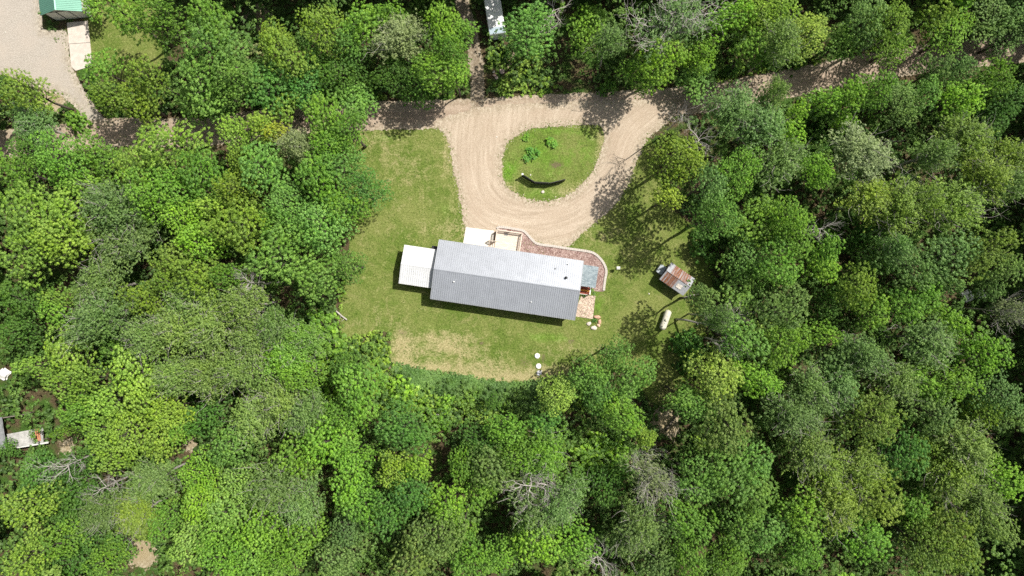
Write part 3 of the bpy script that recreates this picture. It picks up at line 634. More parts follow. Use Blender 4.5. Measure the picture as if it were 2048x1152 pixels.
for n_, (x, y, r, c, k) in enumerate(keep):
    q_ = np.array([P(x, y)[:2]]); edge = min(sd_lawn(q_)[0], sd_road(q_)[0], sd_yard(q_)[0], sd_drive(q_)[0])
    rpx = r*((1.16 if x < 900 else 1.04) if edge < 3.2 else 1.22)
    for vx, vy, vr in VIEWS:
        d_ = math.hypot(x-vx, y-vy) - vr*0.9
        if d_ < rpx*1.05: rpx = max(d_/1.05, 0)
    if rpx < 0.5*r or rpx < 13 and k != 's': continue
    key = {'m': None, 'f': 'f', 'p': 'p', 'x': 'x', 's': 's'}[k]
    if k == 's': H = min(1.2 + rpx*0.045, 3.4); hc = H*0.5
    elif k == 'm': H = 9.5 + rpx*0.105 + rt.uniform(-.8, .8); hc = H - 1.6
    else: H = 13.5 + rt.uniform(-1.0, 1.8); hc = H - 1.8
    if 1400 < x < 1530 and 335 < y < 650 and k in 'mf': H = rt.uniform(16.3, 17.8); hc = H - 1.8
    if 265 < x < 420 and y < 125 and k == 'm': H = 17.2; hc = H - 1.8
    if c == 'D' and k == 'm': H *= 0.74; hc = H - 1.6
    if c == 'E' and x > 1000 and y < 300: H *= 0.5; hc = H-1.2
    H0_ = H
    for _ in range(18):
        bx, by, _z = P(x, y, hc)
        Rw = rpx*(H_CAM-hc)/F_PX; shade = False
        for vx, vy, vh, vr in SUNNY:      # places the sun reaches in the photograph
            tt_ = (hc - vh)/sv.z; sx_, sy_ = bx - sv.x*tt_, by - sv.y*tt_; wx, wy, _q = P(vx, vy, vh)
            if vx == 1354 and k != 's':
                for hh in (3.2, 5, 7, 9, 11):       # the shadow of the trunk itself
                    q2 = (hh-vh)/sv.z
                    if hh < hc and math.hypot(bx-sv.x*q2-wx, by-sv.y*q2-wy) < 2.4: shade = True
            if math.hypot(sx_-wx, sy_-wy) < Rw*(1.25 if vx in (1354, 1331) else 0.85) + vr: shade = True
        if (solid_sd(np.array([[bx, by]]))[0] > 0.3 or _ > 8) and not shade or k == 's': break
        H = H0_*[1.07, 1.14, 1.21, 0.94, 0.88, 0.83, 0.78, 0.73, 0.69, 0.65, 0.61, 0.57, 0.54, 0.5, 0.47, 0.44, 0.42, 0.4][_]; hc = H - min(1.6, H*.3)
    if shade and k != 's': continue
    R = rpx*(H_CAM-hc)/F_PX
    if key is None:
        key = ('m_s' if R < 2.25 else 'm_l') if rt.random() > 0.26 else ('m_c' if R < 2.6 else 'm_f')
        if c == 'Q': key = 'm_f'
    pr = rt.choice(PROTO[key])
    j = [rt.uniform(0.86, 1.16) for _ in range(1)][0]; g = rt.uniform(0.93, 1.07)
    col = tuple(min(1, v*j*w) for v, w in zip(PAL[c], (g, 1, 2-g)))
    # keep vertical proportions sensible for small crowns
    o = plant(pr, (bx, by, 0), R, H if key != 's' else H, col, KNAME[k][0], rt.uniform(0, 6.28))
    if min(x, 2048-x) > -r and min(y, 1152-y) > -r:
        mk = min(MARKS, key=lambda m: math.hypot(x-m[1], y-m[2])); dx, dy = x-mk[1], y-mk[2]; ang = math.degrees(math.atan2(-dy, dx)) % 360
        rel = ["right of", "upper right of", "above", "upper left of", "left of", "lower left of", "below", "lower right of"][int(((ang+22.5) % 360)//45)]
        sz = "low" if k == 's' else ("broad" if rpx > 44 else "midsize" if rpx > 36 else "narrow")
        LAB.setdefault((sz, CNAME[c], KNAME[k][1], rel, mk[0]), []).append((math.hypot(dx, dy), o))
        grp = {'m': "broadleaf trees of the wood", 'f': "feathery-leaved trees of the wood", 'p': "thinning trees of the wood", 'x': "bare dead trees among the green ones", 's': "shrubs along the edges of the clearing"}[k]
        tag(o, None, {'m': "tree", 'f': "tree", 'p': "tree", 'x': "dead tree", 's': "shrub"}[k], grp)

for (sz, cn, kn, rel, mk), lst in LAB.items():
    lst.sort(key=lambda q: q[0])
    for i, (_, o) in enumerate(lst):
        tail = "" if len(lst) == 1 else ", " + ["nearest", "second nearest", "third nearest", "fourth nearest", "fifth nearest", "sixth nearest"][min(i, 5)] + " such"
        o["label"] = f"{sz} {cn} {kn} {rel} the {mk}{tail}"

# woodland beyond the frame, one mass
def cheap_crowns(spots, name, colname):
    rng = np.random.default_rng(3); VV = []; FF = []; TT = []; b = 0
    for (x, y, R, H) in spots:
        n = int(520*R*R/9)
        d = rng.normal(size=(n, 3)); d /= np.linalg.norm(d, axis=1, keepdims=True); d[:, 2] = np.abs(d[:, 2])*1.15 - 0.25
        bump_ = 1 + 0.16*np.sin(4*np.arctan2(d[:, 1], d[:, 0]) + x) + 0.12*np.sin(7*d[:, 2] + 5*d[:, 0] + y)
        C = np.array([x, y, H-R*0.9]) + d*R*bump_[:, None]*rng.uniform(0.72, 1.0, (n, 1))
        V, F = tufts(C, 0.33*rng.uniform(.7, 1.3, n), 6, 0.34, rng, outward=d)
        t0 = np.clip(rng.normal(0.5, 0.2, n) + rng.normal()*0.2, 0, 1)
        VV.append(V); FF.append(F+b); b += len(V); TT.append(np.repeat(np.repeat(t0, 6), 4))
    me = mesh_np(name, np.concatenate(VV), np.concatenate(FF), M_leaf, {"tint": np.concatenate(TT)})
    o = obj(name, me); o.color = (*PAL[colname], 1); return o
spots = []
ro = random.Random(8)
for gx in range(-24, 25):
    for gy in range(-16, 17):
        x = gx*4.3 + ro.uniform(-1.4, 1.4); y = gy*4.3 + ro.uniform(-1.4, 1.4)
        H = ro.uniform(11, 15.5); px, py = PX(x, y, H-2)
        if -55 < px < 2103 and -55 < py < 1207: continue
        if abs(x) > 92 or abs(y) > 62: continue
        if solid_sd(np.array([[x, y]]))[0] < 1.2: continue
        if x < -45 and y > 30 and x < -40: continue
        spots.append((x, y, ro.uniform(2.6, 3.6), H))
h_ = len(spots)//2
ro.shuffle(spots)
tag(cheap_crowns(spots[:h_], "woodland", 'G'), "green woodland continuing beyond the edges of the photo", "woodland", kind="stuff")
tag(cheap_crowns(spots[h_:], "woodland", 'K'), "paler trees mixed through the woodland beyond the photo's edges", "woodland", kind="stuff")

# undergrowth on the forest floor, leafy thickets, rough grass
def undergrowth(name, n, dens, zfun, leaf, colr, seed, nl=9, tr=0.32, keepf=None, box=(-80, 80, -48, 48)):
    rng = np.random.default_rng(seed)
    Q = np.stack([rng.uniform(box[0], box[1], n), rng.uniform(box[2], box[3], n)], 1)
    sd = open_sd(Q)
    k = dens(Q, sd, rng); Q = Q[k]; sd = sd[k]
    z = zfun(Q, sd, rng)
    C = np.column_stack([Q, z])
    V, F = tufts(C, tr*rng.uniform(.6, 1.3, len(C)), nl, leaf, rng, up=1.1, flat=0.45)
    V[:, 2] = np.maximum(V[:, 2], 0.045)
    t0 = np.clip(0.5 + 0.22*np.sin(Q[:, 0]*0.9 + 1.3*np.sin(Q[:, 1]*0.7)) + rng.normal(size=len(Q))*0.15, 0, 1)
    me = mesh_np(name, V, F, M_leaf, {"tint": np.repeat(np.repeat(t0, nl), 4)})
    o = obj(name, me); o.color = (*colr, 1); return o
def fnoise(Q, s, o=0): return (np.sin(Q[:, 0]*s+o)+np.sin(Q[:, 1]*s*1.13+1.7*o)+np.sin((Q[:, 0]+Q[:, 1])*s*0.71+o*.3)+np.sin((Q[:, 0]-Q[:, 1])*s*1.7+2.1*o))/4
o = undergrowth("undergrowth", 42000, lambda Q, sd, r: (sd > 0.5) & (fnoise(Q, .35, 2) > -0.30),
                lambda Q, sd, r: r.uniform(0.15, 1.0, len(Q)) + np.clip(sd, 0, 6)*0.12, 0.30, (0.09, 0.17, 0.034), 11)
tag(o, "leafy undergrowth covering the shaded forest floor", "undergrowth", kind="stuff")
def mid_sd(Q): return np.minimum(open_sd(Q), 99)
o = undergrowth("understorey", 36000, lambda Q, sd, r: (sd > 1.2) & (fnoise(Q, .62, 5) > -0.42),
                lambda Q, sd, r: np.clip(sd*0.8, 0.8, 3.6) + 2.6*np.clip(fnoise(Q, .62, 5) + 0.35, 0, 1) + r.uniform(-0.6, 0.4, len(Q)), 0.17, (0.125, 0.240, 0.042), 15, nl=14, tr=0.34)
tag(o, "leafy young growth filling the gaps between the tree crowns", "understorey", kind="stuff")
THK = [(1035,150,48,42,1.2),(1010,115,30,25,1.),(1060,185,50,14,.9),(745,700,46,36,1.3),(715,650,18,40,1.),(690,590,20,50,.8),(760,740,40,26,1.),(800,790,60,22,1.1),(870,815,90,20,1.),(960,820,60,22,1.),(700,770,40,50,.9),
       (1180,900,60,20,.9),(1150,800,60,30,.8),(1400,180,30,30,.6),(1430,160,50,20,.7),(1500,135,60,16,.8),(750,290,12,26,.8),(745,520,12,40,.6),(50,215,40,30,.8),(110,215,30,22,.6),(1370,640,20,60,.8),(1400,520,25,70,.6),(1260,395,8,30,.5),
       (380,1000,80,60,.8),(250,870,60,40,.7),(640,700,60,60,.7),(1500,760,60,50,.6),(1660,290,60,40,.7),(1940,480,60,60,.5),(750,160,50,40,.5),(1500,650,120,60,.5),(1840,600,60,50,.6),(1190,200,90,8,.6),(770,195,60,7,.5),(1620,130,100,10,.6)]
o = undergrowth("thicket", 60000, lambda Q, sd, r: (sd > -0.25) & (blobs(Q, THK) + r.normal(size=len(Q))*0.12 > 0.42),
                lambda Q, sd, r: r.uniform(0.2, 1.0, len(Q)) * np.clip(0.55 + sd*0.28, 0.35, 1.9) + 0.25*fnoise(Q, 1.6), 0.22, (0.225, 0.36, 0.050), 12, nl=10, tr=0.28, box=(-74, 74, -36, 42))
tag(o, "bright green leafy thicket crowding the edge of the clearing", "thicket", kind="stuff")
TG = smooth_closed(W2([(790,738),(830,742),(900,754),(960,764),(1020,772),(1120,762),(1160,752),(1160,790),(1080,810),(980,815),(900,800),(830,785)]), 4)
o = undergrowth("tall_grass", 26000, lambda Q, sd, r: (sd_poly(Q, TG) + r.normal(size=len(Q))*0.3 < 0.25),
                lambda Q, sd, r: r.uniform(0.15, 0.5, len(Q)), 0.13, (0.150, 0.275, 0.070), 13, nl=9, tr=0.2, box=(-18, 11, -18, -10))
tag(o, "strip of rough tall grass below the mown back lawn", "tall grass", kind="stuff")
# weeds and clover tufts scattered in the lawn and along the gravel edges
def wd(Q, sd, r):
    e1 = np.abs(sd_drive(Q)); e2 = np.abs(sd_lawn(Q)); inl = (sd_lawn(Q) < 0.1) & (sd_drive(Q) > 0.05) & (sd_road(Q) > 0)
    return (inl & (fnoise(Q, 1.1, 4) + r.normal(size=len(Q))*0.25 > 0.55)) | ((e1 < 0.7) & (sd_road(Q) > -0.2) & (r.random(len(Q)) > 0.72)) | ((np.abs(sd_yard(Q)) < 0.9) & (r.random(len(Q)) > 0.8))
o = undergrowth("lawn_weeds", 60000, wd, lambda Q, sd, r: np.full(len(Q), 0.05), 0.075, (0.16, 0.24, 0.035), 14, nl=5, tr=0.11, box=(-66, 32, -17, 42))
tag(o, "small weeds and clover tufts speckling the lawn and gravel edges", "weeds", kind="stuff")
# loose stones
def loose_stones():
    rng = np.random.default_rng(21); n = 30000
    Q = np.stack([rng.uniform(-66, 28, n), rng.uniform(-12, 40, n)], 1)
    sdd = sd_drive(Q); k = (((np.abs(sdd+0.25) < 0.65) & (rng.random(n) > 0.25)) | ((sdd < 0) & (rng.random(n) > 0.95)) | ((np.abs(sd_road(Q)) < .5) & (rng.random(n) > 0.8)) | ((sd_yard(Q) < 0.3) & (rng.random(n) > 0.94)))
    hl = (Q[:, 0] - P(1014, 560)[0]); Q = Q[k]; m = len(Q)
    s = rng.uniform(0.03, 0.085, m); o8 = np.array([(1,0,0),(0,1,0),(-1,0,0),(0,-1,0),(0,0,1.0)]); a = rng.uniform(0, 6.28, m)
    ca, sa = np.cos(a), np.sin(a); V = np.zeros((m, 5, 3))
    for i, (x, y, z) in enumerate(o8):
        x2, y2 = x*rng.uniform(.7, 1.3, m), y*rng.uniform(.7, 1.3, m)
        V[:, i, 0] = Q[:, 0] + s*(x2*ca-y2*sa); V[:, i, 1] = Q[:, 1] + s*(x2*sa+y2*ca); V[:, i, 2] = 0.038 + z*s*0.7
    b = np.arange(m)[:, None]*5
    F = np.concatenate([b+np.array([[i, (i+1) % 4, 4]]) for i in range(4)])
    mt = simple("stone_grit", (0.46, 0.40, 0.32), 0.95, 0.45, 3.0)
    return tag(obj("loose_stones", mesh_np("loose_stones", V.reshape(-1, 3), F, mt)), "loose pale stones strewn along the driveway edges", "gravel", kind="stuff")
loose_stones()
# ---------------------------------------------------------------- buildings
def metal_roof_mat(name, col, rough, metal, dirt=0.08):
    m, t, o = newmat(name); p = t.nodes.new("ShaderNodeTexCoord").outputs["Object"]
    n = noise(t, p, 0.6, 5, 0.65); n2 = noise(t, p, 9.0, 4, 0.7)
    c = ramp(t, n, [(0.3, tuple(v*(1-dirt) for v in col)), (0.7, tuple(min(1, v*(1+dirt)) for v in col))])
    c = mixc(t, math_(t, 'MULTIPLY', step(t, n2, 0.55, 0.8), 0.12), c, (0.3, 0.29, 0.27))
    s_ = N(t, "ShaderNodeSeparateXYZ"); L(t, p, s_.inputs[0]); k_ = N(t, "ShaderNodeCombineXYZ"); L(t, math_(t, 'MULTIPLY', s_.outputs[0], 2.4), k_.inputs[0]); L(t, math_(t, 'MULTIPLY', s_.outputs[1], 0.35), k_.inputs[1])
    c = mixc(t, math_(t, 'MULTIPLY', step(t, noise(t, k_.outputs[0], 1.6, 5, 0.7), 0.45, 0.75), 0.22), c, tuple(v*0.72 for v in col))
    finish(t, o, c, rough, None, metal, 0.4); return m
M_roof = metal_roof_mat("roof_steel_grey", (0.355, 0.375, 0.41), 0.42, 0.40)
M_roofw = metal_roof_mat("roof_steel_white", (0.58, 0.59, 0.60), 0.5, 0.15)
M_trim = simple("trim_grey", (0.34, 0.35, 0.36), 0.5, 0.05, metal=0.3, bmp=0.02)
M_siding = simple("siding_tan", (0.45, 0.42, 0.36), 0.7, 0.08, 2)
M_white = simple("white_paint", (0.76, 0.75, 0.72), 0.5, 0.06, 4, bmp=0.05)
M_dark = simple("dark_void", (0.015, 0.015, 0.016), 0.6, 0.1)
M_glass, t_, o_ = newmat("window_glass"); finish(t_, o_, (0.03, 0.04, 0.05), 0.05, spec=0.9)
M_conc = simple("concrete", (0.66, 0.62, 0.55), 0.9, 0.10, 1.2, bmp=0.1)
M_concg = simple("concrete_worn", (0.52, 0.46, 0.40), 0.9, 0.14, 1.6, bmp=0.1)
M_block = simple("paver_block", (0.47, 0.43, 0.385), 0.9, 0.16, 5)
M_pt = simple("pale_deck_wood", (0.62, 0.53, 0.44), 0.8, 0.2, 4)
M_redw = simple("red_stained_wood", (0.30, 0.075, 0.045), 0.6, 0.25, 5)
M_pvc = simple("white_plastic", (0.78, 0.78, 0.76), 0.35, 0.03, bmp=0.0)
M_black = simple("black_metal", (0.02, 0.02, 0.022), 0.45, 0.1)

H_EAVE = 3.05
EU = Vector((289, 43)).normalized(); HROT = math.atan2(-EU.y, EU.x)
hc = P(1014, 559.75, H_EAVE)
def LH(px, py, h=0.0):          # picture point at height h -> house frame
    x, y, z = P(px, py, h); dx, dy = x-hc[0], y-hc[1]; c, s = math.cos(-HROT), math.sin(-HROT)
    return (dx*c - dy*s, dx*s + dy*c)
def ribbed(name, u0, u1, v_eave, z_eave, v_ridge, z_ridge, mat, parent, pitch=0.29, rib=0.042, thick=0.05):
    """ribbed steel roof slope with an underside"""
    mb = MB(); us = []; zs = []; u = u0
    while u < u1 - 1e-6:
        for a, z in ((0, 0), (0.42, 0), (0.56, rib), (0.86, rib)):
            uu = u + a*pitch
            if uu < u1: us.append(uu); zs.append(z)
        u += pitch
    us.append(u1); zs.append(0); n = len(us)
    vs = [(uu, v_eave, z_eave+z) for uu, z in zip(us, zs)] + [(uu, v_ridge, z_ridge+z) for uu, z in zip(us, zs)]
    fl = v_ridge > v_eave
    fs = [((i, i+1, n+i+1, n+i) if fl else (i, n+i, n+i+1, i+1)) for i in range(n-1)]
    mb.add(vs, fs)
    b = [(u0, v_eave, z_eave-thick), (u1, v_eave, z_eave-thick), (u1, v_ridge, z_ridge-thick), (u0, v_ridge, z_ridge-thick)]
    t = [(u0, v_eave, z_eave-.002), (u1, v_eave, z_eave-.002), (u1, v_ridge, z_ridge-.002), (u0, v_ridge, z_ridge-.002)]
    mb.add(b+t, [(0, 3, 2, 1) if fl else (0, 1, 2, 3), (0, 1, 5, 4), (1, 2, 6, 5), (3, 0, 4, 7)])
    return mb.build(name, mat, parent)
def siding(name, mb, mat, parent): return mb.build(name, mat, parent)
def gable_wall(mb, u, w, v0, v1, z0, ze, zr, ov):
    """five-sided end wall under a gable, thickness w along u"""
    zi = ze - 0.06; mid = (v0+v1)/2
    pts = [(v0, z0), (v1, z0), (v1, zi), (mid, zi + (zr-ze)*(v1-mid)/((v1-mid)+ov)), (v0, zi)]
    n = 5; mb.add([(u, a, b) for a, b in pts] + [(u+w, a, b) for a, b in pts], [(4, 3, 2, 1, 0), (5, 6, 7, 8, 9)] + [(i, (i+1) % n, n+(i+1) % n, n+i) for i in range(n)])
def window(par, x, y, z, w, h, axis, sign):
    """axis 'u': wall runs along u and faces sign*v"""
    d = 0.03
    def bx(mb, a0, a1, z0, z1, o0, o1):
        o0, o1 = sorted((o0*sign, o1*sign))
        if axis == 'u': mb.box(x+a0, x+a1, y+o0, y+o1, z+z0, z+z1)
        else: mb.box(x+o0, x+o1, y+a0, y+a1, z+z0, z+z1)
    fr = MB(); f = 0.07
    bx(fr, -w/2-f, -w/2, -f, h+f, 0.004, d+.02); bx(fr, w/2, w/2+f, -f, h+f, 0.004, d+.02); bx(fr, -w/2, w/2, -f, 0, 0.004, d+.018); bx(fr, -w/2, w/2, h, h+f, 0.004, d+.018); bx(fr, -w/2, w/2, h/2-.02, h/2+.02, 0.012, d+.01)
    wn = fr.build("window", M_white, par); pn = MB(); bx(pn, -w/2, w/2, 0, h, 0.002, 0.010); pn.build("pane", M_glass, wn)
def door(par, x, y, z, w, h, axis, sign, mat):
    def bx(mb, a0, a1, z0, z1, o0, o1):
        o0, o1 = sorted((o0*sign, o1*sign))
        if axis == 'u': mb.box(x+a0, x+a1, y+o0, y+o1, z+z0, z+z1)
        else: mb.box(x+o0, x+o1, y+a0, y+a1, z+z0, z+z1)
    mb = MB(); bx(mb, -w/2, w/2, 0, h, .004, .05)
    for zz in (.25, 1.15): bx(mb, -w/2+.12, w/2-.12, zz, zz+.75, .05, .062)
    dr = mb.build("door", mat, par); hb = MB(); bx(hb, w/2-.13, w/2-.08, 1.0, 1.12, .05, .11); hb.build("handle", M_black, dr)

# ---- main house
house = empty("house", (hc[0], hc[1], 0), HROT)
tag(house, "long grey metal-roofed house in the middle of the clearing", "house")
HL, HWd, ZR = 292*(H_CAM-H_EAVE)/F_PX/2, 119.3*(H_CAM-H_EAVE)/F_PX/2, 4.10
ribbed("roof", -HL, HL, HWd, H_EAVE, 0, ZR, M_roof, house); ribbed("roof", -HL, HL, -HWd, H_EAVE, 0, ZR, M_roof, house)
mb = MB(); mb.add([(-HL-.02, -.17, ZR-.015), (HL+.02, -.17, ZR-.015), (HL+.02, 0, ZR+.055), (-HL-.02, 0, ZR+.055), (-HL-.02, .17, ZR-.015), (HL+.02, .17, ZR-.015)], [(0, 1, 2, 3), (3, 2, 5, 4)])
mb.build("ridge_cap", M_roof, house)
mb = MB()
for s in (1, -1):
    y = s*HWd; mb.box(-HL, HL, min(y, y+s*.05), max(y, y+s*.05), H_EAVE-.16, H_EAVE-.02)
for s in (1, -1):
    for v0, v1, z0, z1 in ((-HWd, 0, H_EAVE, ZR), (HWd, 0, H_EAVE, ZR)):
        x0, x1 = sorted((s*HL, s*(HL+.04)))
        vs = [(x0, v0, z0-.16), (x1, v0, z0-.16), (x1, v1, z1-.16), (x0, v1, z1-.16), (x0, v0, z0+.03), (x1, v0, z0+.03), (x1, v1, z1+.03), (x0, v1, z1+.03)]
        mb.add(vs, [(0, 1, 2, 3), (4, 7, 6, 5), (0, 4, 5, 1), (1, 5, 6, 2), (2, 6, 7, 3), (3, 7, 4, 0)])
mb.build("fascia", M_trim, house)
OV = 0.42; wu, wv = HL-0.3, HWd-OV
mb = MB(); mb.box(-wu, wu, wv-.14, wv, .5, H_EAVE-.07); mb.box(-wu, wu, -wv, -wv+.14, .5, H_EAVE-.07)
z = 0.62
while z < H_EAVE-.1:
    mb.box(-wu, wu, wv-.01, wv+.012, z, z+.02); mb.box(-wu, wu, -wv-.012, -wv+.01, z, z+.02); z += .2
for s in (-1, 1): gable_wall(mb, s*wu-(.14 if s > 0 else 0), .14, -wv+.141, wv-.141, .5, H_EAVE, ZR, OV)
mb.build("wall", M_siding, house)
mb = MB(); mb.box(-wu+.03, wu-.03, -wv+.03, wv-.03, 0, .5); mb.build("skirting", M_concg, house)
for u in (-8, -5.2, -2.2, 4.4, 7.2): window(house, u, wv, 1.35, 1.1, 1.1, 'u', 1)
for u in (-8, -4.6, -1.0, 2.6, 6.8): window(house, u, -wv, 1.35, 1.2, 1.1, 'u', -1)
window(house, wu, -2.3, 1.35, 1.1, 1.1, 'v', 1)
dpt = LH(1016, 500); door(house, dpt[0], wv, .72, .92, 2.03, 'u', 1, M_white); door(house, wu, LH(1172, 582)[1]+.6, .62, .92, 2.03, 'v', 1, M_redw)
def zroof(v): return ZR - (ZR-H_EAVE)*abs(v)/HWd
for (px, py, r, h, m) in ((1132, 555.5, .10, .34, M_black), (1136.5, 528, .05, .22, M_pvc), (1111, 537, .05, .18, M_trim), (908, 563.5, .05, .22, M_pvc), (1062, 604, .045, .2, M_pvc)):
    u, v = LH(px, py, 3.6); z0 = zroof(v); vb = MB(); vb.lathe([(r*2.0, -.03), (r*2.0, .035), (r*1.1, .06), (r, .07), (r, h)], 14, (u, v, z0))
    vp = vb.build("vent_pipe", m, house); cb_ = MB(); cb_.lathe([(r*1.05, h+.002), (r*1.7, h+.02), (r*1.6, h+.07), (r*.3, h+.12)], 14, (u, v, z0)); cb_.build("cap", m, vp)
# ---- west wing
wing = empty("garage_wing", (hc[0], hc[1], 0), HROT)
tag(wing, "small white-roofed annex against the left end of the grey-roofed house", "annex")
ZE2, ZR2 = 2.45, 2.95
ul = (LH(809, 490, ZE2)[0] + LH(797, 566, ZE2)[0])/2; vt = LH(809, 490, ZE2)[1]; vb_ = LH(797, 566, ZE2)[1]; vm = (vt+vb_)/2; ur = -HL+.02
ribbed("roof", ul, ur, vt, ZE2, vm, ZR2, M_roofw, wing, rib=.04); ribbed("roof", ul, ur, vb_, ZE2, vm, ZR2, M_roofw, wing, rib=.04)
mb = MB(); mb.add([(ul-.01, vm-.15, ZR2-.01), (ur, vm-.15, ZR2-.01), (ur, vm, ZR2+.05), (ul-.01, vm, ZR2+.05), (ul-.01, vm+.15, ZR2-.01), (ur, vm+.15, ZR2-.01)], [(0, 1, 2, 3), (3, 2, 5, 4)]); mb.build("ridge_cap", M_roofw, wing)
mb = MB(); mb.box(ul, ur, vt, vt+.04, ZE2-.14, ZE2-.01); mb.box(ul, ur, vb_-.04, vb_, ZE2-.14, ZE2-.01)
mb.build("fascia", M_white, wing)
mb = MB(); x0, x1 = ul+.25, -wu-.03; a, b = vb_+.25, vt-.25
mb.box(x0, x1, b-.12, b, 0, ZE2-.06); mb.box(x0, x1, a, a+.12, 0, ZE2-.06); gable_wall(mb, x0, .12, a+.121, b-.121, 0, ZE2, ZR2, .25)
mb.build("wall", M_siding, wing)
mb = MB(); mb.box(x0-.03, x0-.002, a+.9, a+3.9, .05, 2.15)
for k in range(4): mb.box(x0-.045, x0-.03, a+.95, a+3.85, .12+k*.52, .54+k*.52)
mb.build("garage_door", M_white, wing)
mb = MB(); u_, v_ = LH(869, 496, 1.6); mb.box(u_-.35, u_+.3, v_-.25, v_+.25, 0, 1.7); mb.box(u_-.39, u_+.34, v_-.29, v_+.29, 1.7, 1.76)
gb = mb.build("black_box", M_black, None); gb.location = (hc[0], hc[1], 0); gb.rotation_euler = (0, 0, HROT); tag(gb, "black box tucked in the corner where the annex meets the grey-roofed house", "plain_box")  # plain black box set in the gap between annex and house

def house_obj(name, mb, mat, label=None, cat=None, kind=None, parent=None, **k):
    o = mb.build(name, mat, parent, **k)
    if not parent: o.location = (hc[0], hc[1], 0); o.rotation_euler = (0, 0, HROT)
    if label or kind: tag(o, label, cat, kind=kind)
    return o
# ---- concrete pad
pad = [LH(932, 454.5), LH(988.5, 461.5), LH(984, 505), LH(924.5, 497)]
mb = MB(); mb.prism(pad, 0, .12); house_obj("patio_slab", mb, M_conc, "pale concrete slab beside the wooden steps of the deck", "slab", bevel=.015)
# ---- red gravel bed and paver edging
kerb_px = [(994,457.5),(998,454),(1013,455.5),(1043,460.6),(1051.5,465.5),(1061,476),(1071,485.6),(1080.5,489),(1109.5,493),(1142,498),(1174,502.5),(1188.5,507),(1201,518),(1209,530),(1212.6,543),(1210,559),(1207,583)]
kl = smooth_open([LH(x, y) for x, y in kerb_px], 10)
inner = [tuple(p) for p in kl[::2]]
bed = inner + [LH(1196, 583), LH(1160, 577), LH(1150, 540), LH(1040, 510), LH(990, 500)]
M_bed, t_, o_ = newmat("red_bark_gravel"); p_ = geo(t_); vz = N(t_, "ShaderNodeTexVoronoi"); vz.inputs["Scale"].default_value = 9; L(t_, p_, vz.inputs["Vector"])
cc = ramp(t_, vz.outputs["Color"], [(0.1, (0.17, 0.105, 0.09)), (0.5, (0.31, 0.215, 0.19)), (0.95, (0.50, 0.40, 0.36))])
cc = mixc(t_, step(t_, noise(t_, p_, 1.0), .4, .7), cc, mixc(t_, 1.0, cc, (0.75, 0.7, 0.7), 'MULTIPLY')); finish(t_, o_, cc, .95, bump(t_, vz.outputs["Distance"], .8, .05), spec=.1)
bm_ = MB(); bm_.prism(bed, 0.0, .07); house_obj("gravel_bed", bm_, M_bed, "reddish gravel bed curving along the house front inside the paver edging", "gravel bed")
# blocks along the curve
kmb = MB(); dist = 0; prev = Vector(kl[0])
segs = [Vector(q) for q in kl]; cum = [0]
for i in range(1, len(segs)): cum.append(cum[-1] + (segs[i]-segs[i-1]).length)
def at(s):
    for i in range(1, len(cum)):
        if cum[i] >= s: return segs[i-1].lerp(segs[i], (s-cum[i-1])/max(cum[i]-cum[i-1], 1e-6))
    return segs[-1]
s = 0; bl = .30; rk = random.Random(4)
while s + bl < cum[-1]:
    a = at(s+.004); b = at(s+bl-.006); d = (b-a).normalized(); nn = Vector((-d.y, d.x)); h = .20 + rk.uniform(-.006, .006)
    w = .17
    kmb.add([(q.x, q.y, zz) for zz in (0, h) for q in (a-nn*w, b-nn*w, b+nn*w, a+nn*w)], [(0, 3, 2, 1), (4, 5, 6, 7), (0, 1, 5, 4), (1, 2, 6, 5), (2, 3, 7, 6), (3, 0, 4, 7)]); s += bl
house_obj("paver_edging", kmb, M_block, "low curved edging of pale paver blocks around the red gravel bed", "edging", bevel=.012)
# ---- north deck
deck = empty("deck", (hc[0], hc[1], 0), HROT); tag(deck, "pale wooden deck with railing at the front of the grey-roofed house", "deck")
DZ = .72
c1, c2, c3, c4 = LH(993.5, 458.5, 1.6), LH(1044.5, 466, 1.6), LH(1040, 505, DZ), LH(989, 497, DZ)
du0, du1 = (c1[0]+c4[0])/2, (c2[0]+c3[0])/2; dv1 = (c1[1]+c2[1])/2; dv0 = wv+.02
M_dk, t_, o_ = newmat("deck_boards"); p_ = t_.nodes.new("ShaderNodeTexCoord").outputs["Object"]
sx = N(t_, "ShaderNodeSeparateXYZ"); L(t_, p_, sx.inputs[0]); st_ = N(t_, "ShaderNodeCombineXYZ"); L(t_, math_(t_, 'MULTIPLY', sx.outputs[0], .4), st_.inputs[0]); L(t_, math_(t_, 'MULTIPLY', sx.outputs[1], 7.0), st_.inputs[1])
finish(t_, o_, ramp(t_, noise(t_, st_.outputs[0], 1.5, 4, .7), [(.3, (.40, .32, .255)), (.5, (.66, .56, .46)), (.7, (.80, .72, .62))]), .85)
mb = MB(); v = dv0; k = 0
while v < dv1-.05: mb.box(du0, du1, v, min(v+.135, dv1), DZ-.035 + (k % 3)*.001, DZ + (k % 3)*.001); v += .143; k += 1
mb.build("deck_floor", M_dk, deck)
mb = MB(); mb.box(du0+.03, du1-.03, dv1-.06, dv1-.02, DZ-.24, DZ-.037); mb.box(du0+.03, du0+.07, dv0, dv1-.061, DZ-.24, DZ-.037); mb.box(du1-.07, du1-.03, dv0, dv1-.061, DZ-.24, DZ-.037)
for u in (du0+.12, (du0+du1)/2, du1-.12):
    for v in (dv0+.2, dv1-.2): mb.box(u-.06, u+.06, v-.06, v+.06, 0, DZ-.038)
mb.build("frame", M_pt, deck)
su0, su1 = LH(974.5, 480)[0], du0; sv1, sv0 = LH(976, 480.5, 1.0)[1], LH(976, 494, 1.0)[1]
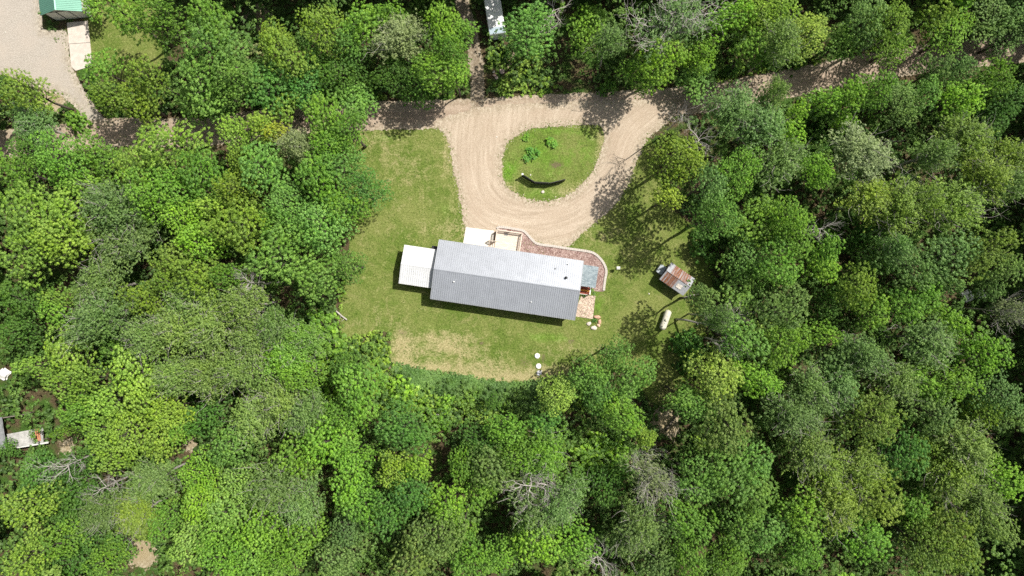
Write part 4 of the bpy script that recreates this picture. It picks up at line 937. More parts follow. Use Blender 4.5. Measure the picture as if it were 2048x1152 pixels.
def rail(a, b, z0, z1, name="railing"):
    """posts, rails and balusters from a to b; base height z0 at a, z1 at b"""
    mb = MB(); a = Vector(a); b = Vector(b); ln = (b-a).length; d = (b-a)/ln; n = Vector((-d.y, d.x))
    def bar(zoff, w, h):
        q = [a-n*w, b-n*w, b+n*w, a+n*w]; zz = [z0, z1, z1, z0]
        mb.add([(p.x, p.y, z+zoff) for p, z in zip(q, zz)] + [(p.x, p.y, z+zoff+h) for p, z in zip(q, zz)], [(0, 3, 2, 1), (4, 5, 6, 7), (0, 1, 5, 4), (1, 2, 6, 5), (2, 3, 7, 6), (3, 0, 4, 7)])
    bar(.90, .07, .04); bar(.80, .02, .09); bar(.10, .02, .07)
    k = int(ln/.13)
    for i in range(1, k):
        p = a + d*ln*i/k; z = z0+(z1-z0)*i/k; mb.box(p.x-.018, p.x+.018, p.y-.018, p.y+.018, z+.16, z+.81)
    for i in range(max(2, int(ln/1.6)+1)):
        u = i/(max(2, int(ln/1.6)+1)-1); p = a + d*(ln*u*.98+ln*.01); z = z0+(z1-z0)*u; mb.box(p.x-.045, p.x+.045, p.y-.045, p.y+.045, z-.02, z+.97)
    return mb.build(name, M_pt, deck)
rail((du0+.05, dv1-.05), (du1-.05, dv1-.05), DZ, DZ); rail((du1-.05, dv1-.17), (du1-.05, dv0+.05), DZ, DZ); rail((du0+.05, dv1-.17), (du0+.05, sv1), DZ, DZ)
for k in range(3):
    mb = MB(); x1 = du0-.01-.30*k; mb.box(x1-.30, x1, sv0+.06, sv1-.06, DZ-.18*(k+1)-.04, DZ-.18*(k+1)); mb.box(x1-.03, x1-.005, sv0+.06, sv1-.06, max(DZ-.18*(k+2), .121) if k < 2 else .121, DZ-.18*(k+1)-.042); mb.build("step", M_dk, deck)
rail((du0-.02, sv1-.02), (du0-1.0, sv1-.02), DZ, .14, "stair_railing"); rail((du0-.02, sv0+.02), (du0-1.0, sv0+.02), DZ, .14, "stair_railing")
mb = MB(); u, v = LH(1018, 462.5, 1.6); mb.box(u-.24, u+.24, dv1-.02, dv1+.20, DZ+.62, DZ+.84); mb.box(u-.27, u+.27, dv1-.04, dv1+.22, DZ+.84, DZ+.865)
house_obj("planter_box", mb, simple("brown_planter", (.13, .045, .035), .7, .2), "small dark red-brown planter box hooked on the deck's front railing", "planter")
mb = MB(); u, v = LH(1012, 470, DZ); mb.box(u-.26, u+.26, v-.10, v+.12, DZ+.004, DZ+.03); mb.box(u-.22, u+.22, v-.06, v+.08, DZ+.03, DZ+.035)
house_obj("doormat", mb, simple("grey_mat", (.24, .24, .23), .95, .25, 12), "small grey mat lying on the pale deck behind the front railing", "mat")
# ---- east porch canopy and porch
cano = empty("porch_canopy", (hc[0], hc[1], 0), HROT); tag(cano, "blue-grey shingled canopy over the porch at the right end of the house", "canopy")
M_sh, t_, o_ = newmat("blue_grey_shingle"); p_ = t_.nodes.new("ShaderNodeTexCoord").outputs["Object"]
br = N(t_, "ShaderNodeTexBrick"); L(t_, p_, br.inputs["Vector"]); br.inputs["Scale"].default_value = 1.0; br.inputs["Brick Width"].default_value = .33; br.inputs["Row Height"].default_value = .14; br.inputs["Mortar Size"].default_value = .008
br.inputs["Color1"].default_value = (.20, .245, .27, 1); br.inputs["Color2"].default_value = (.36, .41, .43, 1); br.inputs["Mortar"].default_value = (.12, .14, .15, 1)
c = mixc(t_, step(t_, noise(t_, p_, 3.5, 5, .7), .35, .65), mixc(t_, 1.0, br.outputs[0], (.75, .8, .82), 'MULTIPLY'), br.outputs[0]); finish(t_, o_, c, .9)
a1, a2 = LH(1196, 533.5, 2.45), LH(1192.5, 576.5, 2.45); cu1 = (a1[0]+a2[0])/2; cv1, cv0 = a1[1], a2[1]; cu0 = wu+.002
mb = MB(); vs = [(cu0, cv0, 2.56), (cu1, cv0, 2.34), (cu1, cv1, 2.34), (cu0, cv1, 2.56)]; vs += [(a, b, z+.10) for a, b, z in vs]
mb.add(vs, [(0, 3, 2, 1), (4, 5, 6, 7), (0, 1, 5, 4), (1, 2, 6, 5), (2, 3, 7, 6), (3, 0, 4, 7)]); mb.build("roof", M_sh, cano)
for v in (cv0+.12, cv1-.12):
    mb = MB(); mb.box(cu1-.22, cu1-.12, v-.05, v+.05, .03, 2.35); mb.build("post", M_white, cano)
porch = empty("porch", (hc[0], hc[1], 0), HROT); tag(porch, "red and orange wooden porch step with white railing beside the pebble patio", "porch")
pu1 = LH(1181, 575, .6)[0]; pv0 = LH(1176, 589, .6)[1]
mb = MB(); v = pv0; k = 0
while v < cv1-.3: mb.box(wu+.01, pu1, v, v+.17, .50-(.16 if k < 2 else 0), .54-(.16 if k < 2 else 0)+.001*(k % 2)); v += .178; k += 1
mb.box(wu+.02, pu1-.05, pv0+.36, cv1-.35, .03, .497); mb.build("floor", M_redw, porch)
M_or = simple("orange_board", (.62, .27, .04), .6, .25, 8)
mb = MB(); mb.box(wu+.55, pu1-.08, pv0+.40, pv0+.62, .548, .60); mb.build("orange_strip", M_or, porch)  # orange strip laid across the red porch floor
mb = MB()
for z in (.62, 1.0, 1.38): mb.box(pu1-.04, pu1+.03, pv0+.02, pv0+1.15, z, z+.05)
for v in (pv0+.02, pv0+1.1): mb.box(pu1-.045, pu1+.035, v-.03, v+.05, .03, 1.46)
for z in (.55, .8): mb.box(wu+.3, pu1-.05, pv0-.08, pv0-.03, z, z+.05)
mb.box(wu+.3, wu+.37, pv0-.085, pv0-.025, .03, .86); mb.build("railing", M_white, porch)
# ---- side gravel patio
gp = [LH(1163, 591), LH(1191, 591.5), LH(1185.5, 638), LH(1146, 632)]
M_gp, t_, o_ = newmat("pebble"); p_ = geo(t_); vz = N(t_, "ShaderNodeTexVoronoi"); vz.inputs["Scale"].default_value = 6.5; L(t_, p_, vz.inputs["Vector"])
finish(t_, o_, ramp(t_, vz.outputs["Color"], [(.05, (.20, .15, .11)), (.5, (.45, .35, .28)), (.95, (.62, .53, .42))]), .95, bump(t_, vz.outputs["Distance"], .8, .05), spec=.1)
mb = MB(); mb.prism(gp, 0, .06); house_obj("pebble_patio", mb, M_gp, "square pebble patio at the right end of the house below the porch", "patio")

# ---- green-roofed garage, top left
def P3(px, py, h): return Vector(P(px, py, h))
gE = 2.75; a = P3(80.5, 31, gE); b = P3(163.5, 22.5, gE)
gdir = (b-a); gw = gdir.length; grot = math.atan2(gdir.y, gdir.x)
gar = empty("garage", (a.x, a.y, 0), grot); tag(gar, "green metal-roofed garage with a white front at the top left corner", "garage")
M_green = metal_roof_mat("roof_steel_green", (0.105, 0.25, 0.185), 0.4, 0.25, .05); gl = 11.0; gR = gE + 1.25
def ribbed_v(name, x_eave, z_eave, x_ridge, z_ridge, y0, y1, parent):
    mb = MB(); ys = []; zs = []; y = y0
    while y < y1: 
        for q, z in ((0, 0), (.6, 0), (.72, .03), (.88, .03)): ys.append(y+q*.26); zs.append(z)
        y += .26
    ys.append(y); zs.append(0); n = len(ys)
    mb.add([(x_eave, q, z_eave+z) for q, z in zip(ys, zs)] + [(x_ridge, q, z_ridge+z) for q, z in zip(ys, zs)], [(i, n+i, n+i+1, i+1) if x_ridge > x_eave else (i, i+1, n+i+1, n+i) for i in range(n-1)])
    mb.add([(x_eave, y0, z_eave-.12), (x_ridge, y0, z_ridge-.12), (x_ridge, y, z_ridge-.12), (x_eave, y, z_eave-.12), (x_eave, y0, z_eave), (x_ridge, y0, z_ridge)], [(0, 1, 2, 3), (0, 4, 5, 1)])
    return mb.build(name, M_green, parent)
ribbed_v("roof", 0, gE, gw/2, gR, 0, gl, gar); ribbed_v("roof", gw, gE, gw/2, gR, 0, gl, gar)
mb = MB(); mb.add([(gw/2-.14, -.02, gR-.03), (gw/2, -.02, gR+.06), (gw/2+.14, -.02, gR-.03), (gw/2-.14, gl, gR-.03), (gw/2, gl, gR+.06), (gw/2+.14, gl, gR-.03)], [(0, 3, 4, 1), (1, 4, 5, 2)]); mb.build("ridge_cap", M_green, gar)
wt = simple("garage_white_siding", (.74, .73, .69), .6, .05, 3); wi = .28
mb = MB(); f = .35
pts = [(wi, 0), (gw-wi, 0), (gw-wi, gE-.1), (gw/2, gR-.2), (wi, gE-.1)]
mb.add([(x, f, z) for x, z in pts] + [(x, f+.15, z) for x, z in pts], [(0, 1, 2, 3, 4), (9, 8, 7, 6, 5)] + [(i, 5+i, 5+(i+1) % 5, (i+1) % 5) for i in range(5)])
mb.box(wi, wi+.15, f+.151, gl-.3, 0, gE-.13); mb.box(gw-wi-.15, gw-wi, f+.151, gl-.3, 0, gE-.13); mb.build("wall", wt, gar)
mb = MB()
for i in range(4):
    x = wi+.04 + i*(gw-2*wi-.14)/3; mb.box(x, x+.12, f-.05, f-.003, 0, gE-.14)
mb.box(wi, gw-wi, f-.06, f-.004, gE-.135, gE-.0); mb.build("dark_trim", M_black, gar)
mb = MB(); mb.box(gw/2+.45, gw-wi-.35, f-.028, f-.002, 0.02, 2.2)
for k in range(4): mb.box(gw/2+.5, gw-wi-.4, f-.038, f-.028, .08+k*.54, .52+k*.54)
mb.build("garage_door", wt, gar)
# apron
ap = [P(x, y)[:2] for x, y in ((134.5, 46), (176, 42), (186, 132), (152, 142), (143.5, 134))]
mb = MB(); mb.prism(ap, 0, .11); o = mb.build("apron_slab", M_concg, None, bevel=.012); tag(o, "pale concrete apron running down from the green-roofed garage", "slab")
mb = MB(); p0, p1 = P(138, 88.5), P(181, 85.5); d = Vector(p1)-Vector(p0); n = Vector((-d.y, d.x, 0)).normalized()*.035
q = [Vector(p0)-n, Vector(p1)-n, Vector(p1)+n, Vector(p0)+n]; mb.add([(v.x, v.y, .114) for v in q], [(0, 1, 2, 3)]); mb.build("joint", simple("joint_dark", (.12, .11, .10), .95), o)

# ---- white trailer, top centre
th = 2.75; a = P3(979, 70, th); b = P3(1008, 65.5, th); trot = math.atan2((b-a).y, (b-a).x); tw = (b-a).length + .25
tra = empty("trailer", (a.x, a.y, 0), trot); tag(tra, "white camper trailer half hidden under trees beside the dirt lane", "trailer")
mb = MB(); mb.box(0, tw, .0, 8.2, .55, th); bd = mb.build("body", simple("trailer_white", (.78, .78, .77), .45, .1, 1.5), tra, bevel=.09)
mb = MB(); mb.box(.06, tw-.06, .05, .95, th+.004, th+.03); mb.build("front_cap", simple("trailer_blue_grey", (.34, .42, .47), .5, .1, 3), tra)
mb = MB(); mb.box(.9, 1.5, 3.0, 3.7, th+.002, th+.22); mb.build("roof_vent", M_pvc, tra, bevel=.03)
mb = MB(); mb.path([(.4, -.01, .6), (tw/2, -1.1, .6), (tw-.4, -.01, .6)], [.05]*3, 6); mb.path([(tw/2, -1.1, .6), (tw/2, -1.1, 0)], [.04]*2, 6); mb.build("hitch", M_black, tra)
for x in (.02, tw-.24):
    for y in (3.6, 4.5):
        mb = MB(); mb.path([(x, y, .36), (x+.22, y, .36)], [.36, .36], 18); mb.build("wheel", M_black, tra)
mb = MB(); mb.box(-.02, -.002, 1.2, 1.9, .7, 2.5); mb.build("door", M_white, tra); mb = MB(); mb.box(-.012, -.002, 2.6, 3.6, 1.4, 2.1); mb.build("window", M_glass, tra)

# ---- ruined shed, bottom left
M_tin = simple("weathered_tin", (.30, .31, .32), .65, .3, 1.4, .3); M_tinl = simple("pale_tin", (.34, .335, .32), .65, .35, 1.6)
ru = empty("ruined_shed", P(40, 868), math.radians(9)); tag(ru, "collapsed grey tin shed with a white edge board under trees at lower left", "shed")
mb = MB(); n = 10
def crumple(mb, x0, x1, y0, y1, zf, seed, nn=9):
    r = random.Random(seed); b = len(mb.v)
    for j in range(nn+1):
        for i in range(nn+1):
            x = x0+(x1-x0)*i/nn; y = y0+(y1-y0)*j/nn; mb.v.append((x, y, zf(x, y) + r.uniform(-.04, .04) + (.03 if i % 2 else 0)))
    for j in range(nn):
        for i in range(nn):
            k = b+j*(nn+1)+i; mb.f.append((k, k+1, k+nn+2, k+nn+1))
crumple(mb, -3.2, -.2, -1.2, 3.0, lambda x, y: 2.2 + .35*(x+3.2)/3, 3); r1 = mb.build("roof", M_tin, ru)
mb = MB(); crumple(mb, -.1, 4.4, -1.5, .5, lambda x, y: 2.35 - .22*x - .16*y + .12*math.sin(2.1*x+y), 4); mb.build("roof", M_tinl, ru)
mb = MB(); mb.path([(-3.3, -1.35, 2.1), (.2, -1.55, 2.2), (4.9, -1.65, 1.5)], [.14, .14, .13], 4); mb.build("edge_board", M_white, ru)
mb = MB(); mb.box(-3.1, -3.0, -1.1, 2.8, 0, 2.1); mb.box(-2.99, 2.4, 2.75, 2.85, 0, 1.9); mb.box(-2.99, 4.2, -1.2, -1.1, 0, 1.3); mb.build("wall", simple("old_boards", (.22, .19, .16), .9, .3, 4), ru)
mb = MB()
for k in range(3): mb.path([(3.5+k*.28, -1.2, 1.9), (3.75+k*.25, .6, 2.05)], [.10, .10], 4)
mb.build("broken_board", simple("orange_brown_board", (.50, .22, .11), .8, .3, 5), ru)

# ---- tarps and pale scraps in the wood
def tarp(px, py, w, h, seed, label):
    mb = MB(); crumple(mb, -w/2, w/2, -h/2, h/2, lambda x, y: .55+.35*math.cos(2.4*x/w)*math.cos(2.4*y/h)*1.2 + .12*math.sin(5*x+seed), seed, 10)
    mb2 = MB(); vs = mb.v; mb2.add(vs, mb.f); mb2.add([(x, y, max(z-.5, .02)) for x, y, z in vs], [f[::-1] for f in mb.f])
    x, y, _ = P(px, py); o = mb2.build("tarp", simple("tarp_white", (.72, .72, .70), .6, .12, 3), None, (x, y, 0)); o.rotation_euler = (0, 0, seed); tag(o, label, "tarp")
tarp(12, 748, 1.4, 1.2, 1, "crumpled white tarp glimpsed through trees at the far left edge")
tarp(1931, 592, 1.5, 1.3, 2, "crumpled white sheet lying among trees near the right edge"); tarp(1958, 588, 1.1, .8, 5, "small pale scrap of sheeting in leaves, right of the larger white sheet")

# ---- rusty shed
shd_h = 2.1; q = [P3(1345, 526, shd_h), P3(1390, 558, shd_h), P3(1366, 591, shd_h), P3(1316.5, 557, shd_h)]
cx = sum((v for v in q), Vector())/4; ax = ((q[1]-q[0]) + (q[2]-q[3]))/2; lx = ax.length/2; ly = (((q[0]-q[3]) + (q[1]-q[2]))/2).length/2
srot = math.atan2(ax.y, ax.x); sh = empty("rusty_shed", (cx.x, cx.y, 0), srot); tag(sh, "small shed with a rust-streaked tin roof at the right edge of the lawn", "shed")
def rust_mat(name, lo, hi, amt):
    m, t, o = newmat(name); p = t.nodes.new("ShaderNodeTexCoord").outputs["Object"]; s = N(t, "ShaderNodeSeparateXYZ"); L(t, p, s.inputs[0])
    cb = N(t, "ShaderNodeCombineXYZ"); L(t, math_(t, 'MULTIPLY', s.outputs[0], 5.5), cb.inputs[0]); L(t, math_(t, 'MULTIPLY', s.outputs[1], .35), cb.inputs[1])
    st = noise(t, cb.outputs[0], 1.0, 4, .65); f = noise(t, p, 7, 4, .7)
    zone = math_(t, 'MULTIPLY', step(t, s.outputs[0], hi+.15, hi-.12), step(t, s.outputs[0], lo-.15, lo+.1))
    rf = math_(t, 'MULTIPLY', zone, step(t, math_(t, 'ADD', st, math_(t, 'MULTIPLY', math_(t, 'SUBTRACT', f, .5), .12)), amt-.02, amt+.12))
    rust = ramp(t, f, [(.3, (.09, .035, .02)), (.5, (.20, .08, .042)), (.75, (.46, .25, .14))]); zinc = ramp(t, f, [(.3, (.27, .28, .30)), (.7, (.42, .43, .45))])
    w = N(t, "ShaderNodeTexWave"); w.inputs["Scale"].default_value = 2.4; L(t, p, w.inputs["Vector"])
    finish(t, o, mixc(t, rf, zinc, rust), .7, bump(t, w.outputs[0], .5, .03), .15); return m
sr = shd_h + .62
def slope(name, x0, x1, s, mat):
    mb = MB(); vs = [(x0, s*ly, shd_h), (x1, s*ly, shd_h), (x1, s*.01, sr), (x0, s*.01, sr)]
    if s > 0: vs = vs[::-1]
    n = 26; b = []
    for i in range(n+1):
        x = x0+(x1-x0)*i/n; z = .018 if i % 2 else 0; b += [(x, s*ly, shd_h+z), (x, s*.01, sr+z)]
    mb.add(b, [((2*i, 2*i+2, 2*i+3, 2*i+1) if s < 0 else (2*i, 2*i+1, 2*i+3, 2*i+2)) for i in range(n)])
    mb.add([(x0, s*ly, shd_h-.03), (x1, s*ly, shd_h-.03), (x1, s*.01, sr-.03), (x0, s*.01, sr-.03)], [(0, 3, 2, 1) if s < 0 else (0, 1, 2, 3)]); return mb.build(name, mat, sh)
slope("roof", -lx, lx, 1, rust_mat("rust_north", -lx*.62, lx*.70, .40)); slope("roof", -lx, lx, -1, rust_mat("rust_south", -lx*.88, lx*.02, .36))
mb = MB(); mb.path([(-lx, 0, sr+.02), (lx, 0, sr+.02)], [.035]*2, 6); mb.build("ridge_cap", M_black, sh)
mb = MB(); crumple(mb, .35, 1.15, -1.05, -.45, lambda x, y: shd_h+.62*(1-abs(y)/ly)+.07, 8, 5); o = mb.build("lime_stain", simple("white_stain", (.62, .57, .50), .9, .1), sh); o["label"] = "white splotch on the lower grey roof slope"
mb = MB(); m_ = .18; mb.box(-lx+m_, lx-m_, -ly+m_, ly-m_, 0, shd_h-.05)
mb.add([(-lx+m_, -ly+m_, shd_h-.05), (-lx+m_, ly-m_, shd_h-.05), (-lx+m_, 0, sr-.12), (lx-m_, -ly+m_, shd_h-.05), (lx-m_, ly-m_, shd_h-.05), (lx-m_, 0, sr-.12)], [(0, 2, 1), (3, 4, 5)])
mb.build("wall", simple("shed_boards", (.17, .15, .13), .9, .25, 3), sh)
mb = MB(); mb.box(-.6, .6, -ly+m_-.03, -ly+m_-.002, .05, 1.75); mb.build("door", simple("shed_door", (.25, .22, .19), .85, .25, 3), sh)
# pale cover beside the shed
c = P3(1323, 539, .9); mb = MB(); w2, l2 = .48, .66
def rrect(w, l, r, k=4):
    out = []
    for cx_, cy_, a0 in ((w-r, l-r, 0), (-w+r, l-r, 90), (-w+r, -l+r, 180), (w-r, -l+r, 270)):
        for i in range(k+1): a = math.radians(a0+90*i/k); out.append((cx_+r*math.cos(a), cy_+r*math.sin(a)))
    return out
cart = empty("storage_bin", (c.x, c.y, 0), srot); tag(cart, "pale grey rounded plastic bin standing at the upper left end of the rusty shed", "bin")
mb = MB(); mb.prism(rrect(w2-.05, l2-.05, .14), 0.02, .78); mb.build("body", simple("bin_grey", (.40, .42, .43), .5, .06), cart); mb = MB(); mb.prism(rrect(w2, l2, .18), .783, .86); mb.prism(rrect(w2-.1, l2-.1, .14), .861, .885); mb.build("lid", simple("bin_lid", (.34, .38, .40), .45, .05), cart, bevel=.02)

# ---- propane tank
a = P3(1336.5, 626, .95); b = P3(1326.5, 654, .95); d = b-a; tl = d.length + .9; trt = math.atan2(d.y, d.x); c = (a+b)/2
tk = empty("propane_tank", (c.x, c.y, 0), trt); tag(tk, "cream capsule-shaped gas tank lying at the right edge of the lawn", "gas tank")
mb = MB(); rr_ = .48; prof = [(-tl/2+.001, .02)] + [(-tl/2+.38*(1-math.cos(t_*math.pi/12)), rr_*math.sin(t_*math.pi/12)) for t_ in range(1, 7)] ; prof += [(-x, r) for x, r in prof[::-1]]
mb.path([(x, 0, .78) for x, r in prof], [r for x, r in prof], 24); M_cream = simple("cream_paint", (.56, .54, .44), .5, .1, 2, bmp=.03); mb.build("vessel", M_cream, tk, smooth=True)
mb = MB(); mb.lathe([(.19, 1.22), (.20, 1.30), (.19, 1.40), (.06, 1.44)], 18); mb.build("valve_dome", M_cream, tk, smooth=True)
mb = MB(); mb.lathe([(.09, 1.24), (.09, 1.29)], 12, (.45, 0, 0)); mb.lathe([(.05, 1.24), (.05, 1.33)], 10, (-.5, 0, 0)); mb.build("fitting", M_trim, tk)
for x in (-.75, .75):
    mb = MB(); mb.box(x-.1, x+.1, -.42, .42, 0, .42); mb.build("foot", M_concg, tk)
# ---- septic lids
for i, (px, py, l) in enumerate(((1074.5, 711.5, "white round septic lid furthest from the trees, topmost of three"), (1077, 732, "white round septic lid in the middle of the three on the back lawn"), (1078.3, 746, "greyish round septic lid closest to the trees, lowest of three"))):
    x, y, _ = P(px, py); s_ = empty("septic_lid", (x, y, 0)); tag(s_, l, "septic lid", "round septic lids on the back lawn")
    m = M_pvc if i < 2 else simple("lid_grey", (.48, .48, .52), .5, .08)
    mb = MB(); mb.lathe([(.30, 0), (.33, .14), (.35, .15), (.345, .20), (.20, .225), (.19, .24), (.02, .245)], 28); mb.build("lid", m, s_)
    mb = MB(); mb.path([(-.07, -.03, .245), (-.04, 0, .29), (.05, .03, .29), (.08, .04, .245)], [.014]*4, 5); mb.build("handle", M_trim, s_)
    mb = MB(); mb.lathe([(.40, 0), (.40, .055)], 24); mb.build("riser", M_concg, s_)
x, y, _ = P(1083, 740.5); mb = MB(); mb.path([(0, 0, 0), (0, 0, .75)], [.04, .04], 8); mb.path([(0, 0, .751), (0, 0, .85)], [.075, .06], 10); o = mb.build("vent_stake", M_pvc, None, (x, y, 0)); tag(o, "short white pipe sticking up beside the lowest septic lid", "pipe")
# ---- capped well pipe / bird feeder on the lawn
x, y, _ = P(1233.8, 536.5); bf = empty("bird_feeder", (x, y, 0)); tag(bf, "white-topped bird feeder on a pole right of the curved paver edging", "bird feeder")
mb = MB(); mb.path([(0, 0, 0), (0, 0, 1.15)], [.03, .03], 8); mb.build("pole", M_pvc, bf)
mb = MB(); mb.box(-.20, .20, -.17, .17, 1.10, 1.40); mb.build("box", M_white, bf)
mb = MB(); mb.add([(-.24, -.20, 1.38), (.24, -.20, 1.38), (.24, 0, 1.56), (-.24, 0, 1.56), (-.24, .20, 1.38), (.24, .20, 1.38)], [(0, 1, 2, 3), (3, 2, 5, 4), (0, 3, 4), (1, 5, 2)]); mb.build("roof", M_pvc, bf)
# ---- screen fence on the island
FH = 1.65; fpts = [P3(x, y, FH) for x, y in ((1045, 348.5), (1069, 363.5), (1101.5, 365.5), (1130, 358.5))]
fe = empty("screen_fence", (fpts[0].x, fpts[0].y, 0)); tag(fe, "black lattice fence of three angled panels on the grass island", "fence"); o0 = fpts[0]
for i in range(3):
    a, b = fpts[i]-o0, fpts[i+1]-o0; mb = MB(); d = Vector((b.x-a.x, b.y-a.y, 0)); ln = d.length; d /= ln; a = Vector((a.x, a.y, 0)) + d*.06; ln -= .12
    for z in (.08, .6, 1.1, FH-.06):
        n = Vector((-d.y, d.x, 0))*.03; e = a+d*ln; qq = [a-n, e-n, e+n, a+n]; mb.add([(v.x, v.y, z) for v in qq]+[(v.x, v.y, z+.06) for v in qq], [(0, 3, 2, 1), (4, 5, 6, 7), (0, 1, 5, 4), (1, 2, 6, 5), (2, 3, 7, 6), (3, 0, 4, 7)])
    k = int(ln/.082)
    for j in range(k+1):
        p = a + d*ln*j/k; n = Vector((-d.y, d.x, 0))*.014; t1 = d*.046; off = n*(3.2 if j % 2 else -3.2)
        qq = [p-t1-n+off, p+t1-n+off, p+t1+n+off, p-t1+n+off]; mb.add([(v.x, v.y, .05) for v in qq]+[(v.x, v.y, FH-.02) for v in qq], [(0, 3, 2, 1), (4, 5, 6, 7), (0, 1, 5, 4), (1, 2, 6, 5), (2, 3, 7, 6), (3, 0, 4, 7)])
    mb.build("panel", M_black, fe)
for i in range(4):
    p = fpts[i]-o0; mb = MB(); mb.box(p.x-.055, p.x+.055, p.y-.055, p.y+.055, 0, FH+.05); po = mb.build("post", M_black, fe)
    if i == 0: mb = MB(); mb.box(p.x-.13, p.x+.13, p.y-.13, p.y+.13, FH+.053, FH+.14); c_ = mb.build("cap", M_pvc, po, bevel=.03)
# ---- rocks
def rock(px, py, a, b, h, rot, col, seed, label, group=None):
    r = random.Random(seed); V = []; F = []; nu, nv = 14, 8
    ph = [r.uniform(0, 6.28) for _ in range(6)]
    for j in range(nv+1):
        th_ = math.pi*j/nv
        for i in range(nu):
            t = 2*math.pi*i/nu; k = 1+.10*math.sin(2*t+ph[0])+.07*math.sin(3*t+ph[1])*math.sin(th_)+.06*math.sin(5*t+ph[2]+th_*2)+r.uniform(-.03, .03)
            V.append((a*k*math.sin(th_)*math.cos(t), b*k*math.sin(th_)*math.sin(t), h*(.35+.65*math.cos(th_)*(1+.08*math.sin(3*t+ph[3])))))
    for j in range(nv):
        for i in range(nu): F.append((j*nu+i, (j+1)*nu+i, (j+1)*nu+(i+1) % nu, j*nu+(i+1) % nu))
    mb = MB().add(V, F); x, y, _ = P(px, py); o = mb.build("rock", simple("rock_stone", col, .9, .22, 5, bmp=.6), None, (x, y, 0), smooth=True); o.rotation_euler = (0, 0, rot); tag(o, label, "rock", group); return o
G1 = "rocks ringing the little planting by the pebble patio"; pk = (.56, .33, .24); wh = (.60, .54, .48)
rock(1194, 634, .48, .28, .34, -.15, pk, 1, "largest pink rock, uppermost of the ring by the pebble patio", G1); rock(1199, 643.5, .25, .36, .30, .1, pk, 2, "upright oval pink rock at the right of the ring by the patio", G1)
rock(1197, 650.5, .26, .24, .24, -.7, (.60, .42, .30), 3, "small pale pink rock at the lower right of the ring by the patio", G1); rock(1177.6, 647.3, .33, .30, .28, .4, wh, 4, "roundish white rock at the left of the ring by the patio", G1)
rock(1187.5, 655.7, .50, .29, .32, .1, wh, 5, "broad white rock at the bottom of the ring by the patio", G1)
rock(1085.5, 384, .28, .20, .22, .2, (.62, .55, .48), 6, "pale rock on the grass island below the black fence")
G2 = "rocks beside the dirt lane"; rock(1004, 143.5, .36, .42, .45, .3, (.47, .36, .31), 7, "single brownish rock set apart at the right of the lane-side pile", G2); rock(989, 151, .28, .24, .4, 0, (.48, .33, .28), 8, "dull pink rock at the left of the lane-side pile", G2)
rock(993, 156, .26, .24, .36, 1, (.60, .48, .42), 9, "pale pink rock at the bottom of the lane-side pile", G2); rock(987.5, 144.5, .2, .17, .26, 1, (.62, .58, .53), 10, "small whitish rock at the top of the lane-side pile", G2)
for i, (px, py, l) in enumerate(((993.5, 274, "tiny pale stone at the upper left of the grass island"), (1061, 350, "tiny white stone just right of the fence's capped post"), (1298, 587.5, "small white stone on the grass left of the rusty shed"), (11.5, 65, "small pale stone on the gravel yard left of the garage"))):
    rock(px+0, py, .12, .10, .12, i, (.6, .57, .5), 20+i, l)
# ---- shepherd hook in the ring
x, y, _ = P(1188.7, 646.3); mb = MB(); mb.path([(0, 0, 0), (0, 0, 1.9), (.04, .03, 2.05), (.14, .08, 2.1), (.24, .12, 2.03), (.26, .13, 1.95)], [.022]*6, 6); o = mb.build("plant_hook", M_black, None, (x, y, 0)); tag(o, "thin black hook pole standing inside the ring of rocks", "pole")
# ---- big-leaved plants
def leafy(px, py, R, h, nleaf, ll, seed, col, label, group, stem=0.02):
    rng = np.random.default_rng(seed); V = []; F = []; Tt = []; b = 0; ns = max(4, int(R*9)); k = 0
    bx, by, _ = P(px, py); root = empty("leafy_plant", (bx, by, 0)); smb = MB()
    for s in range(ns):
        a = rng.uniform(0, 6.28); rr_ = R*math.sqrt(rng.uniform(0, 1))*.85; top = np.array([rr_*math.cos(a), rr_*math.sin(a), h*rng.uniform(.6, 1)])
        smb.path([(top[0]*.4, top[1]*.4, 0), tuple(top)], [stem, stem*.5], 5)
        for j in range(nleaf):
            t = rng.uniform(0, 6.28); d = np.array([math.cos(t), math.sin(t), rng.uniform(-.1, .35)]); sd2 = np.array([-math.sin(t), math.cos(t), 0]); l = ll*rng.uniform(.7, 1.2); w = l*.24
            base = top + np.array([0, 0, -rng.uniform(0, h*.45)])
            pts = [base, base+d*l*.45+sd2*w+[0, 0, .03], base+d*l*.5-[0, 0, .02], base+d*l*.45-sd2*w+[0, 0, .03], base+d*l-[0, 0, l*.22]]
            V += pts; F += [(b, b+2, b+1), (b, b+3, b+2), (b+1, b+2, b+4), (b+2, b+3, b+4)]; b += 5; Tt += [rng.uniform(.2, .9)]*5
    o = obj("foliage", mesh_np("foliage", np.array(V), np.array(F), M_leaf, {"tint": Tt}), root); o.color = (*col, 1); smb.build("stem", simple("green_stem", (.10, .18, .05), .7), root); tag(root, label, "plant", group)
G3 = "leafy plants on the grass island"
leafy(1054, 276, .62, .5, 8, .42, 1, (.16, .33, .03), "smallest leafy plant, upper left on the grass island", G3); leafy(1061.5, 309, 1.25, .85, 9, .46, 2, (.10, .27, .03), "tallest leafy bush, left on the grass island above the black fence", G3)
leafy(1103, 286, 1.0, .75, 9, .46, 3, (.14, .32, .03), "wide leafy bush at the top middle of the grass island", G3)
leafy(1188.5, 641, .35, .45, 8, .25, 4, (.07, .19, .03), "small dark green plant inside the ring of rocks", None, .01); leafy(1186, 583, .45, .3, 8, .28, 5, (.15, .26, .06), "straggly green plant beside the red porch step", None, .01); leafy(1167, 590.5, .3, .25, 8, .22, 6, (.10, .2, .04), "little weed clump between the red porch step and pebble patio", None, .01)
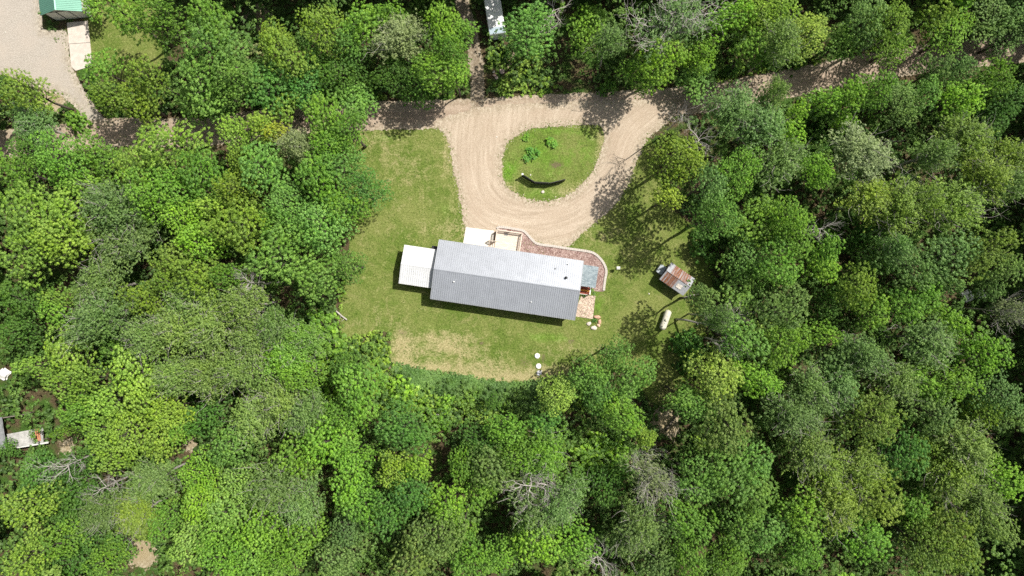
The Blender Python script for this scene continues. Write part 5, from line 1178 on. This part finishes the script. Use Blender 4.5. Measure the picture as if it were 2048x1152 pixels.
leafy(108, 53, .8, .45, 8, .3, 7, (.10, .2, .04), "green weeds growing in the shadow before the white garage front", None, .01); leafy(113.5, 81, .45, .25, 6, .2, 8, (.17, .25, .07), "sparse weed clump on gravel left of the concrete apron", None, .008)
# ---- logs
def log(p, q, r0, r1, label, mat=None, seed=0):
    rr_ = random.Random(seed); a, b = Vector(p), Vector(q); mb = MB(); pts = wobble(a, b, 5, .12*(b-a).length/5, rr_); mb.path(pts, [r0+(r1-r0)*i/5 for i in range(6)], 9)
    for k in (2, 3, 4):
        d = Vector((rr_.uniform(-1, 1), rr_.uniform(-1, 1), .5)).normalized(); mb.path([pts[k], pts[k]+d*rr_.uniform(.5, 1.4)], [r1*.5, r1*.15], 5)
    o = mb.build("fallen_log", mat or M_barkpale, None, smooth=True); tag(o, label, "log")
log(P(1362, 597, .3), P(1400, 587, 1.2), .13, .09, "grey leaning log just below the rusty shed", None, 1)
log(P(1352, 638, .2), P(1462, 655, 8.5), .15, .11, "long bare leaning trunk right of the cream gas tank", None, 2)
log(P(1698, 530, 1.5), P(1835, 455, 6.0), .20, .13, "long dark leaning trunk crossing the gap in the right-hand wood", M_bark, 3)
log(P(1712, 105, 2.0), P(1800, 66, 8.0), .15, .10, "slim grey leaning trunk above the shaded road bend", None, 4)
log(P(1768, 347, 3.0), P(1842, 312, 10.0), .17, .11, "pale leaning trunk in the upper right wood beside sage trees", None, 5)
log(P(855, 827, 1.2), P(905, 833, 1.5), .10, .06, "pale fallen branch in the thicket below the tall grass", M_dead, 6)
log(P(672, 622, .4), P(694, 640, .3), .12, .10, "short pale log at the left edge of the clearing", M_dead, 7)
log(P(1138, 943, 4), P(1157, 992, 9), .16, .10, "brown leaning trunk in the lower woods below the house", M_bark, 8)
log(P(1355, 825, .3), P(1330, 862, .6), .16, .12, "thick brown log on bare ground below the lawn's right corner", M_bark, 9)
log(P(1640, 690, 5), P(1690, 700, 9), .15, .08, "dark broken trunk in the wood right of the cream gas tank", M_bark, 10)
